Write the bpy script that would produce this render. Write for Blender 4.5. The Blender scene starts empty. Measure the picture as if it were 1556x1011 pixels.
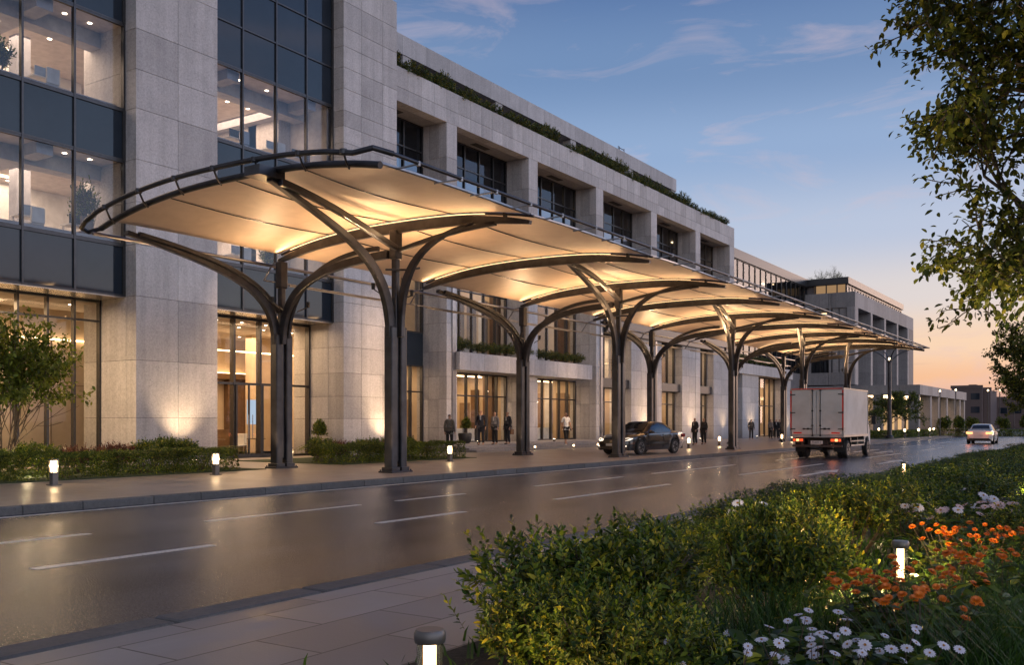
import bpy, bmesh, math, random
import numpy as np
from mathutils import Vector, Matrix
random.seed(7)
R = math.radians
scn = bpy.context.scene
col = scn.collection
# ------------------------------------------------------------------ camera
cd = bpy.data.cameras.new('camera'); cam = bpy.data.objects.new('camera', cd); col.objects.link(cam)
cam.location = (0, 0, 1.6); cam.rotation_euler = (R(90), 0, R(33.4))
cd.sensor_width = 36; cd.lens = 33.2; cd.shift_y = 0.0877; cd.clip_end = 3000; cd.clip_start = .1
scn.camera = cam
scn.view_settings.view_transform = 'Standard'; scn.view_settings.look = 'None'; scn.view_settings.exposure = 0
scn.render.engine = 'CYCLES'
scn.cycles.use_denoising = True
scn.cycles.max_bounces = 8; scn.cycles.diffuse_bounces = 3; scn.cycles.glossy_bounces = 4
scn.cycles.transmission_bounces = 6; scn.cycles.transparent_max_bounces = 16
scn.cycles.sample_clamp_indirect = 4; scn.cycles.caustics_reflective = False; scn.cycles.caustics_refractive = False

# ------------------------------------------------------------------ material helpers
def newmat(name):
    m = bpy.data.materials.new(name); m.use_nodes = True
    nt = m.node_tree; nt.nodes.clear()
    out = nt.nodes.new('ShaderNodeOutputMaterial')
    return m, nt, out
def N(nt, typ, **kw):
    n = nt.nodes.new(typ)
    for k, v in kw.items():
        if k in n.inputs: n.inputs[k].default_value = v
        else: setattr(n, k, v)
    return n
def L(nt, a, ai, b, bi): nt.links.new(a.outputs[ai], b.inputs[bi])
def c4(c): return (c[0], c[1], c[2], 1)
def pbr(name, c, rough=.5, metal=0, c2=None, scale=3., detail=6, bump=0., bscale=40., emis=None, estr=0, spec=.5, coat=0, ramp=(.35, .65), rvar=0):
    m, nt, out = newmat(name)
    p = N(nt, 'ShaderNodeBsdfPrincipled'); p.inputs['Roughness'].default_value = rough
    p.inputs['Metallic'].default_value = metal; p.inputs['Base Color'].default_value = c4(c)
    p.inputs['Specular IOR Level'].default_value = spec; p.inputs['Coat Weight'].default_value = coat
    p.inputs['Coat Roughness'].default_value = .04
    L(nt, p, 0, out, 0)
    geo = N(nt, 'ShaderNodeTexCoord')
    if c2 is None: c2 = tuple(x * .8 for x in c)
    nz = N(nt, 'ShaderNodeTexNoise', Scale=scale, Detail=detail, Roughness=.6); L(nt, geo, 'Object', nz, 'Vector')
    rp = N(nt, 'ShaderNodeValToRGB'); rp.color_ramp.elements[0].position = ramp[0]; rp.color_ramp.elements[1].position = ramp[1]
    rp.color_ramp.elements[0].color = c4(c2); rp.color_ramp.elements[1].color = c4(c)
    L(nt, nz, 0, rp, 0); L(nt, rp, 0, p, 'Base Color')
    if rvar:
        mr = N(nt, 'ShaderNodeMapRange'); mr.inputs[3].default_value = rough - rvar; mr.inputs[4].default_value = rough + rvar
        L(nt, nz, 0, mr, 0); L(nt, mr, 0, p, 'Roughness')
    if bump:
        n2 = N(nt, 'ShaderNodeTexNoise', Scale=bscale, Detail=5); L(nt, geo, 'Object', n2, 'Vector')
        b = N(nt, 'ShaderNodeBump', Strength=bump, Distance=.02); L(nt, n2, 0, b, 'Height'); L(nt, b, 0, p, 'Normal')
    if emis:
        p.inputs['Emission Color'].default_value = c4(emis); p.inputs['Emission Strength'].default_value = estr
    return m
def emat(name, c, s):
    m, nt, out = newmat(name); e = N(nt, 'ShaderNodeEmission', Strength=s); e.inputs[0].default_value = c4(c); L(nt, e, 0, out, 0); return m
def glassmat(name, tint, base=.06, rough=.01, f=1.0):
    m, nt, out = newmat(name)
    t = N(nt, 'ShaderNodeBsdfTransparent'); t.inputs[0].default_value = c4(tint)
    g = N(nt, 'ShaderNodeBsdfGlossy', Roughness=rough); g.inputs[0].default_value = (.75, .82, .92, 1)
    fr = N(nt, 'ShaderNodeFresnel', IOR=1.5)
    mp = N(nt, 'ShaderNodeMath', operation='MULTIPLY_ADD'); mp.inputs[1].default_value = f; mp.inputs[2].default_value = base; mp.use_clamp = True
    L(nt, fr, 0, mp, 0)
    tc = N(nt, 'ShaderNodeTexCoord'); nz = N(nt, 'ShaderNodeTexNoise', Scale=.5, Detail=1); L(nt, tc, 'Object', nz, 'Vector')
    b = N(nt, 'ShaderNodeBump', Strength=.12, Distance=.02); L(nt, nz, 0, b, 'Height'); L(nt, b, 0, g, 'Normal')
    mx = N(nt, 'ShaderNodeMixShader'); L(nt, mp, 0, mx, 0); L(nt, t, 0, mx, 1); L(nt, g, 0, mx, 2); L(nt, mx, 0, out, 0)
    return m
def leafmat(name, dark, light, trans=.35, rough=.42, hi=None):
    m, nt, out = newmat(name)
    geo = N(nt, 'ShaderNodeNewGeometry'); rp = N(nt, 'ShaderNodeValToRGB')
    e = rp.color_ramp.elements; e[0].color = c4(dark); e[0].position = .1; e[1].color = c4(light); e[1].position = .8
    if hi: x = e.new(.97); x.color = c4(hi)
    L(nt, geo, 'Random Per Island', rp, 0)
    tc = N(nt, 'ShaderNodeTexCoord'); nz = N(nt, 'ShaderNodeTexNoise', Scale=2.5, Detail=3); L(nt, tc, 'Object', nz, 'Vector')
    mr = N(nt, 'ShaderNodeMapRange'); mr.inputs[1].default_value = .35; mr.inputs[2].default_value = .65; mr.inputs[3].default_value = .45; mr.inputs[4].default_value = 1.25
    L(nt, nz, 0, mr, 0)
    mul = N(nt, 'ShaderNodeMix', data_type='RGBA', blend_type='MULTIPLY'); mul.inputs[0].default_value = 1
    L(nt, rp, 0, mul, 6); L(nt, mr, 0, mul, 7)
    p = N(nt, 'ShaderNodeBsdfPrincipled'); p.inputs['Roughness'].default_value = rough; p.inputs['Specular IOR Level'].default_value = .35
    L(nt, mul, 2, p, 'Base Color')
    t = N(nt, 'ShaderNodeBsdfTranslucent'); L(nt, mul, 2, t, 0)
    mx = N(nt, 'ShaderNodeMixShader'); mx.inputs[0].default_value = trans; L(nt, p, 0, mx, 1); L(nt, t, 0, mx, 2); L(nt, mx, 0, out, 0)
    return m

M = {}
def gr_(nt, g):
    r = N(nt, 'ShaderNodeValToRGB'); e = r.color_ramp.elements; e[0].position = .34; e[0].color = (.12, .12, .12, 1); e[1].position = .66; e[1].color = (.92, .9, .88, 1); L(nt, g, 0, r, 0); return r
def stone(name, c, c2, bump=.15):
    m, nt, out = newmat(name); tc = N(nt, 'ShaderNodeTexCoord')
    p = N(nt, 'ShaderNodeBsdfPrincipled', Roughness=.62); L(nt, p, 0, out, 0)
    n1 = N(nt, 'ShaderNodeTexNoise', Scale=.9, Detail=9, Roughness=.65, Distortion=1.2); L(nt, tc, 'Object', n1, 'Vector')
    n2 = N(nt, 'ShaderNodeTexNoise', Scale=14, Detail=8, Roughness=.78); L(nt, tc, 'Object', n2, 'Vector')
    w = N(nt, 'ShaderNodeTexNoise', Scale=2.4, Detail=8, Distortion=3.0); L(nt, tc, 'Object', w, 'Vector')
    rp = N(nt, 'ShaderNodeValToRGB'); rp.color_ramp.elements[0].position = .3; rp.color_ramp.elements[1].position = .7
    rp.color_ramp.elements[0].color = c4(c2); rp.color_ramp.elements[1].color = c4(c); L(nt, n1, 0, rp, 0)
    # thin marble-like veins
    vr = N(nt, 'ShaderNodeValToRGB'); el = vr.color_ramp.elements
    el[0].position = .485; el[0].color = (1, 1, 1, 1); el[1].position = .515; el[1].color = (1, 1, 1, 1)
    x = el.new(.5); x.color = (.72, .72, .72, 1); L(nt, w, 0, vr, 0)
    m1 = N(nt, 'ShaderNodeMix', data_type='RGBA', blend_type='MULTIPLY'); m1.inputs[0].default_value = 1; L(nt, rp, 0, m1, 6); L(nt, vr, 0, m1, 7)
    m2 = N(nt, 'ShaderNodeMix', data_type='RGBA', blend_type='OVERLAY'); m2.inputs[0].default_value = .28; L(nt, m1, 2, m2, 6); L(nt, gr_(nt, n2), 0, m2, 7)
    # every cut slab a slightly different tone
    ge = N(nt, 'ShaderNodeNewGeometry'); mr = N(nt, 'ShaderNodeMapRange'); mr.inputs[3].default_value = .78; mr.inputs[4].default_value = 1.08
    L(nt, ge, 'Random Per Island', mr, 0)
    m3 = N(nt, 'ShaderNodeMix', data_type='RGBA', blend_type='MULTIPLY'); m3.inputs[0].default_value = 1; L(nt, m2, 2, m3, 6); L(nt, mr, 0, m3, 7)
    # rain streaks running down
    mp = N(nt, 'ShaderNodeMapping'); mp.inputs['Scale'].default_value = (3, 3, .12); L(nt, tc, 'Object', mp, 'Vector')
    st = N(nt, 'ShaderNodeTexNoise', Scale=1.5, Detail=4); L(nt, mp, 0, st, 'Vector')
    sr = N(nt, 'ShaderNodeMapRange'); sr.inputs[1].default_value = .35; sr.inputs[2].default_value = .6; sr.inputs[3].default_value = .87; sr.inputs[4].default_value = 1.0; L(nt, st, 0, sr, 0)
    m4 = N(nt, 'ShaderNodeMix', data_type='RGBA', blend_type='MULTIPLY'); m4.inputs[0].default_value = 1; L(nt, m3, 2, m4, 6); L(nt, sr, 0, m4, 7)
    sz = N(nt, 'ShaderNodeSeparateXYZ'); L(nt, tc, 'Object', sz, 0)                 # splash soiling near the ground
    zz = N(nt, 'ShaderNodeMath', operation='MULTIPLY_ADD'); zz.inputs[1].default_value = -1.6; L(nt, n1, 0, zz, 0); L(nt, sz, 2, zz, 2)
    sg = N(nt, 'ShaderNodeMapRange'); sg.inputs[1].default_value = -.9; sg.inputs[2].default_value = .2; sg.inputs[3].default_value = .62; sg.inputs[4].default_value = 1; L(nt, zz, 0, sg, 0)
    m5 = N(nt, 'ShaderNodeMix', data_type='RGBA', blend_type='MULTIPLY'); m5.inputs[0].default_value = 1; L(nt, m4, 2, m5, 6); L(nt, sg, 0, m5, 7)
    L(nt, m5, 2, p, 'Base Color')
    b = N(nt, 'ShaderNodeBump', Strength=bump, Distance=.01); L(nt, n2, 0, b, 'Height'); L(nt, b, 0, p, 'Normal')
    return m
M['stone'] = stone('pale_granite', (.55, .53, .535), (.44, .425, .43))
M['stone2'] = stone('grey_granite', (.36, .34, .34), (.29, .275, .28))
M['stone_dark'] = stone('shaded_granite', (.22, .2, .2), (.16, .15, .155))  # darker granite copy, shade of the recessed walls put into its colour
M['joint'] = pbr('joint', (.06, .055, .055), .9)
M['kerb'] = stone('kerb_granite', (.17, .175, .185), (.10, .105, .112), .5)
M['metal'] = pbr('bronze_frame', (.075, .075, .08), .38, .7, scale=8)
M['steel'] = pbr('canopy_steel', (.06, .062, .072), .34, .65, c2=(.035, .036, .043), scale=2.5, rvar=.08)
M['pipe'] = pbr('brushed_pipe', (.27, .27, .29), .3, .9, scale=6)
M['spandrel'] = None
M['spandrel'] = pbr('spandrel_glass', (.02, .03, .045), .06, 0, c2=(.012, .02, .032), scale=.4, spec=.42)
M['glass'] = glassmat('clear_glass', (.92, .93, .93), .02, .01, .6)
M['glass_up'] = glassmat('upper_glass', (.80, .82, .85), .02, .01, .75)
M['glass_dark'] = glassmat('tinted_glass', (.34, .37, .42), .04, .02, .36)
M['ceil'] = pbr('ceiling_paint', (.66, .58, .52), .8)
M['beam'] = pbr('ceiling_bulkhead', (.42, .42, .46), .7)
M['inwall'] = pbr('lobby_panel', (.62, .5, .36), .5, c2=(.52, .40, .28), scale=1.2)
M['darkwood'] = pbr('dark_timber', (.16, .09, .045), .4, c2=(.09, .05, .025), scale=2)
M['officewall'] = pbr('office_wall', (.46, .44, .45), .7)
M['infloor'] = pbr('polished_floor', (.42, .36, .3), .15, c2=(.35, .3, .24), scale=1.5)
M['white'] = pbr('white_paint', (.75, .74, .72), .5)
M['strip'] = emat('warm_strip_light', (1, .66, .34), 9)
M['led'] = emat('led_line', (1, .66, .32), 2.2)
M['down'] = emat('downlight_glow', (1, .84, .62), 12)
def lampmat():
    m, nt, out = newmat('lantern_glow'); e = N(nt, 'ShaderNodeEmission'); lw = N(nt, 'ShaderNodeLayerWeight', Blend=.35); rp = N(nt, 'ShaderNodeValToRGB')
    el = rp.color_ramp.elements; el[0].position = .05; el[0].color = (26, 18, 10, 1); el[1].position = .75; el[1].color = (9, 5, 2, 1)
    L(nt, lw, 1, rp, 0); L(nt, rp, 0, e, 0); tr = N(nt, 'ShaderNodeBsdfTransparent'); tr.inputs[0].default_value = (1, .95, .85, 1)
    mx = N(nt, 'ShaderNodeMixShader'); mx.inputs[0].default_value = .25; L(nt, tr, 0, mx, 1); L(nt, e, 0, mx, 2); L(nt, mx, 0, out, 0); return m
M['lamp'] = lampmat()
M['lampfar'] = emat('far_lamp_glow', (1, .7, .38), 9)
M['screen'] = emat('screen_glow', (.55, .68, .85), .9)
M['black'] = pbr('black_plastic', (.02, .02, .021), .5)
M['rubber'] = pbr('tyre_rubber', (.018, .018, .018), .8, bump=.3, bscale=60)
M['chrome'] = pbr('bright_metal', (.62, .62, .62), .18, 1)
M['rim'] = pbr('wheel_alloy', (.38, .38, .38), .3, .9)
M['bark'] = pbr('bark', (.12, .085, .06), .9, c2=(.06, .045, .03), scale=12, bump=.6, bscale=30)
M['soil'] = pbr('soil', (.035, .026, .018), .95, c2=(.015, .012, .008), scale=9, bump=.8, bscale=25)
M['leaf'] = leafmat('shrub_leaf', (.022, .065, .010), (.22, .28, .025), .3, hi=(.6, .5, .035))
M['leafd'] = leafmat('hedge_leaf', (.02, .058, .010), (.14, .19, .02), .3, hi=(.4, .38, .035))
M['leaft'] = leafmat('tree_leaf', (.035, .055, .010), (.17, .19, .028), .45, hi=(.34, .3, .04))
M['leafy'] = leafmat('young_leaf', (.08, .12, .015), (.26, .30, .04), .45)
M['leafp'] = leafmat('planter_leaf', (.025, .055, .015), (.12, .15, .03), .3, hi=(.45, .32, .03))
M['grass'] = leafmat('grass_blade', (.02, .06, .012), (.07, .15, .022), .35)
M['leafr'] = leafmat('red_leaf', (.07, .02, .015), (.2, .07, .04), .3)
M['pw'] = pbr('white_petal', (.72, .70, .78), .5); M['po'] = pbr('orange_petal', (.80, .22, .010), .45, c2=(.6, .12, .006), scale=30)
M['pp'] = pbr('pink_petal', (.75, .55, .55), .5); M['pc'] = pbr('flower_centre', (.45, .2, .03), .7)
def asphalt():
    m, nt, out = newmat('damp_asphalt'); tc = N(nt, 'ShaderNodeTexCoord')
    p = N(nt, 'ShaderNodeBsdfDiffuse'); gl = N(nt, 'ShaderNodeBsdfGlossy'); gl.inputs[0].default_value = (.88, .92, 1, 1)
    lw = N(nt, 'ShaderNodeLayerWeight', Blend=.5); pw = N(nt, 'ShaderNodeMath', operation='POWER'); pw.inputs[1].default_value = 4; L(nt, lw, 1, pw, 0)
    ml = N(nt, 'ShaderNodeMath', operation='MULTIPLY_ADD'); ml.inputs[1].default_value = .46; ml.inputs[2].default_value = .03; L(nt, pw, 0, ml, 0)
    spk = N(nt, 'ShaderNodeTexNoise', Scale=46, Detail=5, Roughness=.9); L(nt, tc, 'Object', spk, 'Vector'); sm = N(nt, 'ShaderNodeMapRange'); sm.inputs[1].default_value = .36; sm.inputs[2].default_value = .64; sm.inputs[3].default_value = .5; sm.inputs[4].default_value = 1.55; L(nt, spk, 0, sm, 0)
    mg = N(nt, 'ShaderNodeMath', operation='MULTIPLY'); L(nt, ml, 0, mg, 0); L(nt, sm, 0, mg, 1)
    mxr = N(nt, 'ShaderNodeMixShader'); L(nt, mg, 0, mxr, 0); L(nt, p, 0, mxr, 1); L(nt, gl, 0, mxr, 2); L(nt, mxr, 0, out, 0)
    a = N(nt, 'ShaderNodeTexNoise', Scale=.35, Detail=7, Roughness=.6, Distortion=.6); L(nt, tc, 'Object', a, 'Vector')
    mpp = N(nt, 'ShaderNodeMapping'); mpp.inputs['Scale'].default_value = (1.6, .10, 1); L(nt, tc, 'Object', mpp, 'Vector')
    tr = N(nt, 'ShaderNodeTexNoise', Scale=.9, Detail=4); L(nt, mpp, 0, tr, 'Vector')
    g = N(nt, 'ShaderNodeTexNoise', Scale=38, Detail=6, Roughness=.85); L(nt, tc, 'Object', g, 'Vector')
    v = N(nt, 'ShaderNodeTexVoronoi', Scale=55); L(nt, tc, 'Object', v, 'Vector')
    rp = N(nt, 'ShaderNodeValToRGB'); e = rp.color_ramp.elements; e[0].position = .3; e[0].color = (.034, .033, .036, 1); e[1].position = .72; e[1].color = (.075, .068, .07, 1); L(nt, a, 0, rp, 0)
    o = N(nt, 'ShaderNodeMix', data_type='RGBA', blend_type='OVERLAY'); o.inputs[0].default_value = 1; L(nt, rp, 0, o, 6); L(nt, gr_(nt, g), 0, o, 7)
    trk = N(nt, 'ShaderNodeMapRange'); trk.inputs[1].default_value = .4; trk.inputs[2].default_value = .62; trk.inputs[3].default_value = .62; trk.inputs[4].default_value = 1.1; L(nt, tr, 0, trk, 0)
    o2 = N(nt, 'ShaderNodeMix', data_type='RGBA', blend_type='MULTIPLY'); o2.inputs[0].default_value = 1; L(nt, o, 2, o2, 6); L(nt, trk, 0, o2, 7); L(nt, o2, 2, p, 0)
    ad = N(nt, 'ShaderNodeMath', operation='ADD'); L(nt, a, 0, ad, 0); L(nt, tr, 0, ad, 1)
    mr = N(nt, 'ShaderNodeMapRange'); mr.inputs[1].default_value = .7; mr.inputs[2].default_value = 1.3; mr.inputs[3].default_value = .15; mr.inputs[4].default_value = .24
    L(nt, ad, 0, mr, 0); L(nt, mr, 0, gl, 'Roughness')
    n3 = N(nt, 'ShaderNodeTexNoise', Scale=5, Detail=2); L(nt, tc, 'Object', n3, 'Vector')
    b = N(nt, 'ShaderNodeBump', Strength=.4, Distance=.007); L(nt, v, 0, b, 'Height'); L(nt, b, 0, p, 'Normal'); L(nt, b, 0, gl, 'Normal')
    return m
M['asphalt'] = asphalt()
def paving(name, c1, c2, sx, sy, rough, mortar=(.05, .045, .04), off=.5, msize=.006, rot=0):
    m, nt, out = newmat(name); tc = N(nt, 'ShaderNodeTexCoord'); p = N(nt, 'ShaderNodeBsdfPrincipled'); L(nt, p, 0, out, 0)
    mp = N(nt, 'ShaderNodeMapping'); mp.inputs['Rotation'].default_value = (0, 0, rot); L(nt, tc, 'Object', mp, 'Vector')
    br = N(nt, 'ShaderNodeTexBrick'); br.offset = off; br.inputs['Scale'].default_value = 1; br.inputs['Brick Width'].default_value = sx; br.inputs['Row Height'].default_value = sy
    br.inputs['Mortar Size'].default_value = msize; br.inputs['Color1'].default_value = c4(c1); br.inputs['Color2'].default_value = c4(c2); br.inputs['Mortar'].default_value = c4(mortar)
    br.inputs['Mortar Smooth'].default_value = .2; br.inputs['Bias'].default_value = 0
    L(nt, mp, 0, br, 'Vector')
    a = N(nt, 'ShaderNodeTexNoise', Scale=1.1, Detail=8, Roughness=.65, Distortion=.8); L(nt, tc, 'Object', a, 'Vector')
    o = N(nt, 'ShaderNodeMix', data_type='RGBA', blend_type='OVERLAY'); o.inputs[0].default_value = .7; L(nt, br, 0, o, 6); L(nt, a, 0, o, 7); L(nt, o, 2, p, 'Base Color')
    mr = N(nt, 'ShaderNodeMapRange'); mr.inputs[1].default_value = .35; mr.inputs[2].default_value = .65; mr.inputs[3].default_value = rough - .08; mr.inputs[4].default_value = rough + .1
    L(nt, a, 0, mr, 0); L(nt, mr, 0, p, 'Roughness')
    g = N(nt, 'ShaderNodeTexNoise', Scale=60, Detail=4); L(nt, tc, 'Object', g, 'Vector')
    b0 = N(nt, 'ShaderNodeBump', Strength=.3, Distance=.01); b0.invert = True; L(nt, br, 'Fac', b0, 'Height')
    b = N(nt, 'ShaderNodeBump', Strength=.2, Distance=.006); L(nt, g, 0, b, 'Height'); L(nt, b0, 0, b, 'Normal'); L(nt, b, 0, p, 'Normal')
    return m
M['plaza'] = paving('plaza_stone', (.30, .25, .21), (.26, .22, .185), 1.8, .9, .36, (.19, .16, .13), msize=.004)
M['pave'] = paving('footpath_stone', (.25, .235, .235), (.17, .16, .165), 1.25, .62, .42, rot=R(90), mortar=(.035, .03, .03), msize=.009)
def marking():
    m, nt, out = newmat('worn_marking'); tc = N(nt, 'ShaderNodeTexCoord'); p = N(nt, 'ShaderNodeBsdfPrincipled', Roughness=.35); L(nt, p, 0, out, 0)
    a = N(nt, 'ShaderNodeTexNoise', Scale=28, Detail=8, Roughness=.8); L(nt, tc, 'Object', a, 'Vector')
    rp = N(nt, 'ShaderNodeValToRGB'); e = rp.color_ramp.elements; e[0].position = .36; e[0].color = (.14, .13, .13, 1); e[1].position = .5; e[1].color = (.62, .6, .58, 1); L(nt, a, 0, rp, 0); L(nt, rp, 0, p, 'Base Color')
    return m
M['mark'] = marking()
def fabric():
    m, nt, out = newmat('membrane_fabric'); tc = N(nt, 'ShaderNodeTexCoord')
    a = N(nt, 'ShaderNodeTexNoise', Scale=1.3, Detail=7, Roughness=.6, Distortion=1.5); L(nt, tc, 'Object', a, 'Vector')
    rp = N(nt, 'ShaderNodeValToRGB'); e = rp.color_ramp.elements; e[0].position = .3; e[0].color = (.56, .43, .315, 1); e[1].position = .7; e[1].color = (.64, .50, .375, 1); L(nt, a, 0, rp, 0)
    p = N(nt, 'ShaderNodeBsdfPrincipled', Roughness=.5); L(nt, rp, 0, p, 'Base Color')
    b = N(nt, 'ShaderNodeBump', Strength=.05, Distance=.03); L(nt, a, 0, b, 'Height'); L(nt, b, 0, p, 'Normal')
    t = N(nt, 'ShaderNodeBsdfTranslucent'); L(nt, rp, 0, t, 0)
    mx = N(nt, 'ShaderNodeMixShader'); mx.inputs[0].default_value = .12; L(nt, p, 0, mx, 1); L(nt, t, 0, mx, 2); L(nt, mx, 0, out, 0)
    return m
M['fabric'] = fabric()

# ------------------------------------------------------------------ mesh builder
class MB:
    def __init__(s): s.v = []; s.f = []; s.mi = []; s.cur = 0
    def box(s, x0, x1, y0, y1, z0, z1):
        if x0 > x1: x0, x1 = x1, x0
        if y0 > y1: y0, y1 = y1, y0
        if z0 > z1: z0, z1 = z1, z0
        n = len(s.v)
        s.v += [(x0, y0, z0), (x1, y0, z0), (x1, y1, z0), (x0, y1, z0), (x0, y0, z1), (x1, y0, z1), (x1, y1, z1), (x0, y1, z1)]
        for q in ((0, 3, 2, 1), (4, 5, 6, 7), (0, 1, 5, 4), (1, 2, 6, 5), (2, 3, 7, 6), (3, 0, 4, 7)):
            s.f.append(tuple(n + i for i in q)); s.mi.append(s.cur)
        return s
    def poly(s, pts):
        n = len(s.v); s.v += [tuple(p) for p in pts]; s.f.append(tuple(range(n, n + len(pts)))); s.mi.append(s.cur); return s
    def tube(s, path, r, n=8, sx=1., sy=1., up=(0, 0, 1), cap=True):
        path = [Vector(p) for p in path]; k = len(path)
        rr = r if isinstance(r, (list, tuple)) else [r] * k
        base = len(s.v)
        for i, p in enumerate(path):
            t = (path[min(i + 1, k - 1)] - path[max(i - 1, 0)]).normalized()
            u = Vector(up)
            if abs(t.dot(u)) > .98: u = Vector((0, 1, 0)) if abs(t.y) < .9 else Vector((1, 0, 0))
            a = t.cross(u).normalized(); b = a.cross(t).normalized()
            for j in range(n):
                th = 2 * math.pi * (j + .5) / n
                s.v.append(tuple(p + a * (math.cos(th) * rr[i] * sx) + b * (math.sin(th) * rr[i] * sy)))
        for i in range(k - 1):
            for j in range(n):
                q = base + i * n; j2 = (j + 1) % n
                s.f.append((q + j, q + j2, q + n + j2, q + n + j)); s.mi.append(s.cur)
        if cap:
            s.f.append(tuple(base + j for j in range(n - 1, -1, -1))); s.mi.append(s.cur)
            s.f.append(tuple(base + (k - 1) * n + j for j in range(n))); s.mi.append(s.cur)
        return s
    def beam(s, path, w, h, side):
        """rectangular bar swept along a path; side = fixed width direction"""
        path = [Vector(p) for p in path]; k = len(path); side = Vector(side).normalized(); base = len(s.v)
        for i, p in enumerate(path):
            t = (path[min(i + 1, k - 1)] - path[max(i - 1, 0)]).normalized()
            a = (side - t * side.dot(t)).normalized(); b = t.cross(a).normalized()
            hh = h[i] if isinstance(h, (list, tuple)) else h
            for (ca, cb) in ((-1, -1), (1, -1), (1, 1), (-1, 1)): s.v.append(tuple(p + a * ca * w / 2 + b * cb * hh / 2))
        for i in range(k - 1):
            for j in range(4):
                q = base + i * 4; j2 = (j + 1) % 4
                s.f.append((q + j, q + j2, q + 4 + j2, q + 4 + j)); s.mi.append(s.cur)
        s.f.append((base + 3, base + 2, base + 1, base)); s.f.append(tuple(base + (k - 1) * 4 + j for j in range(4))); s.mi += [s.cur] * 2
        return s
    def lathe(s, prof, n=16, c=(0, 0, 0), axis='z'):
        base = len(s.v)
        for (r, z) in prof:
            for j in range(n):
                th = 2 * math.pi * j / n; a, b = r * math.cos(th), r * math.sin(th)
                s.v.append((c[0] + a, c[1] + b, c[2] + z) if axis == 'z' else (c[0] + a, c[1] + z, c[2] + b))
        for i in range(len(prof) - 1):
            for j in range(n):
                q = base + i * n; j2 = (j + 1) % n
                s.f.append((q + j, q + j2, q + n + j2, q + n + j)); s.mi.append(s.cur)
        s.f.append(tuple(base + j for j in range(n))[::-1]); s.f.append(tuple(base + (len(prof) - 1) * n + j for j in range(n))); s.mi += [s.cur] * 2
        return s
    def build(s, name, mat, parent=None, off=None, smooth=False, bevel=0, label=None, kind=None, sub=0, recalc=True):
        me = bpy.data.meshes.new(name)
        o3 = off if off is not None else (root_off(parent) if parent is not None else (0, 0, 0))
        vs = [(x - o3[0], y - o3[1], z - o3[2]) for x, y, z in s.v] if any(o3) else s.v
        me.from_pydata(vs, [], s.f)
        for mm in (mat if isinstance(mat, (list, tuple)) else [mat]): me.materials.append(mm)
        if any(s.mi): me.polygons.foreach_set('material_index', s.mi)
        if s.v and recalc:
            bm = bmesh.new(); bm.from_mesh(me); bmesh.ops.recalc_face_normals(bm, faces=bm.faces[:]); bm.to_mesh(me); bm.free()
        if smooth: me.polygons.foreach_set('use_smooth', [True] * len(me.polygons))
        o = bpy.data.objects.new(name, me); col.objects.link(o)
        if parent is not None: o.parent = parent
        if bevel:
            b = o.modifiers.new('bevel', 'BEVEL'); b.width = bevel; b.segments = 2; b.limit_method = 'ANGLE'; b.angle_limit = R(40)
        if sub:
            b = o.modifiers.new('sub', 'SUBSURF'); b.levels = sub; b.render_levels = sub
        if smooth and not sub:
            try: me.shade_smooth_by_angle(R(38)) if hasattr(me, 'shade_smooth_by_angle') else None
            except Exception: pass
            bm = bmesh.new(); bm.from_mesh(me)
            for e in bm.edges:
                if len(e.link_faces) == 2 and e.calc_face_angle(0) > R(38): e.smooth = False
            bm.to_mesh(me); bm.free()
        if label: o['label'] = label
        if kind: o['kind'] = kind
        return o
WORLD_KINDS = ('office_tower', 'terrace_wing', 'glazed_link', 'end_building', 'colonnade', 'distant_building', 'street_canopy')
def root_off(p):
    v = Vector((0, 0, 0)); q = p
    while q.parent is not None: q = q.parent
    if q.name.split('.')[0] not in WORLD_KINDS: return (0, 0, 0)
    while p is not None: v += Vector(p.location); p = p.parent
    return tuple(v)
def tag(o, label, cat, group=None, kind=None):
    o['label'] = label; o['category'] = cat
    if group: o['group'] = group
    if kind: o['kind'] = kind
    return o
def thing(name, label, cat, loc=(0, 0, 0), rz=0, group=None):
    o = bpy.data.objects.new(name, None); col.objects.link(o); o.location = loc; o.rotation_euler = (0, 0, rz); o.empty_display_size = .2
    return tag(o, label, cat, group)
def kids(o): return [c for c in bpy.data.objects if c.parent is o]
KIDS = {}
def copy_tree(o, parent=None):
    if o.name not in KIDS: KIDS[o.name] = kids(o)
    c = o.copy(); col.objects.link(c)
    if parent is not None: c.parent = parent
    for ch in KIDS[o.name]: copy_tree(ch, c)
    return c
def place(o, loc, rz=0, sc=None, label=None):
    o.location = loc; o.rotation_euler = (0, 0, rz)
    if sc: o.scale = sc if isinstance(sc, tuple) else (sc,) * 3
    if label: o['label'] = label
    return o
def struct(mb, name, mat, **kw):
    return mb.build(name, mat, kind='structure', **kw)
def bez(p0, p1, p2, p3, n=12):
    o = []
    for i in range(n + 1):
        t = i / n; a = (1 - t) ** 3; b = 3 * (1 - t) ** 2 * t; c = 3 * (1 - t) * t * t; d = t ** 3
        o.append(tuple(a * p0[k] + b * p1[k] + c * p2[k] + d * p3[k] for k in range(3)))
    return o
def area(loc, to, sx, sy, power, c=(1, .68, .38), name='area_light', spread=None, parent=None):
    l = bpy.data.lights.new(name, 'AREA'); l.shape = 'RECTANGLE'; l.size = sx; l.size_y = sy; l.energy = power; l.color = c
    if spread: l.spread = spread
    o = bpy.data.objects.new(name, l); col.objects.link(o); o.location = loc
    d = (Vector(to) - Vector(loc)).normalized(); o.rotation_euler = d.to_track_quat('-Z', 'Y').to_euler()
    return o
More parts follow.
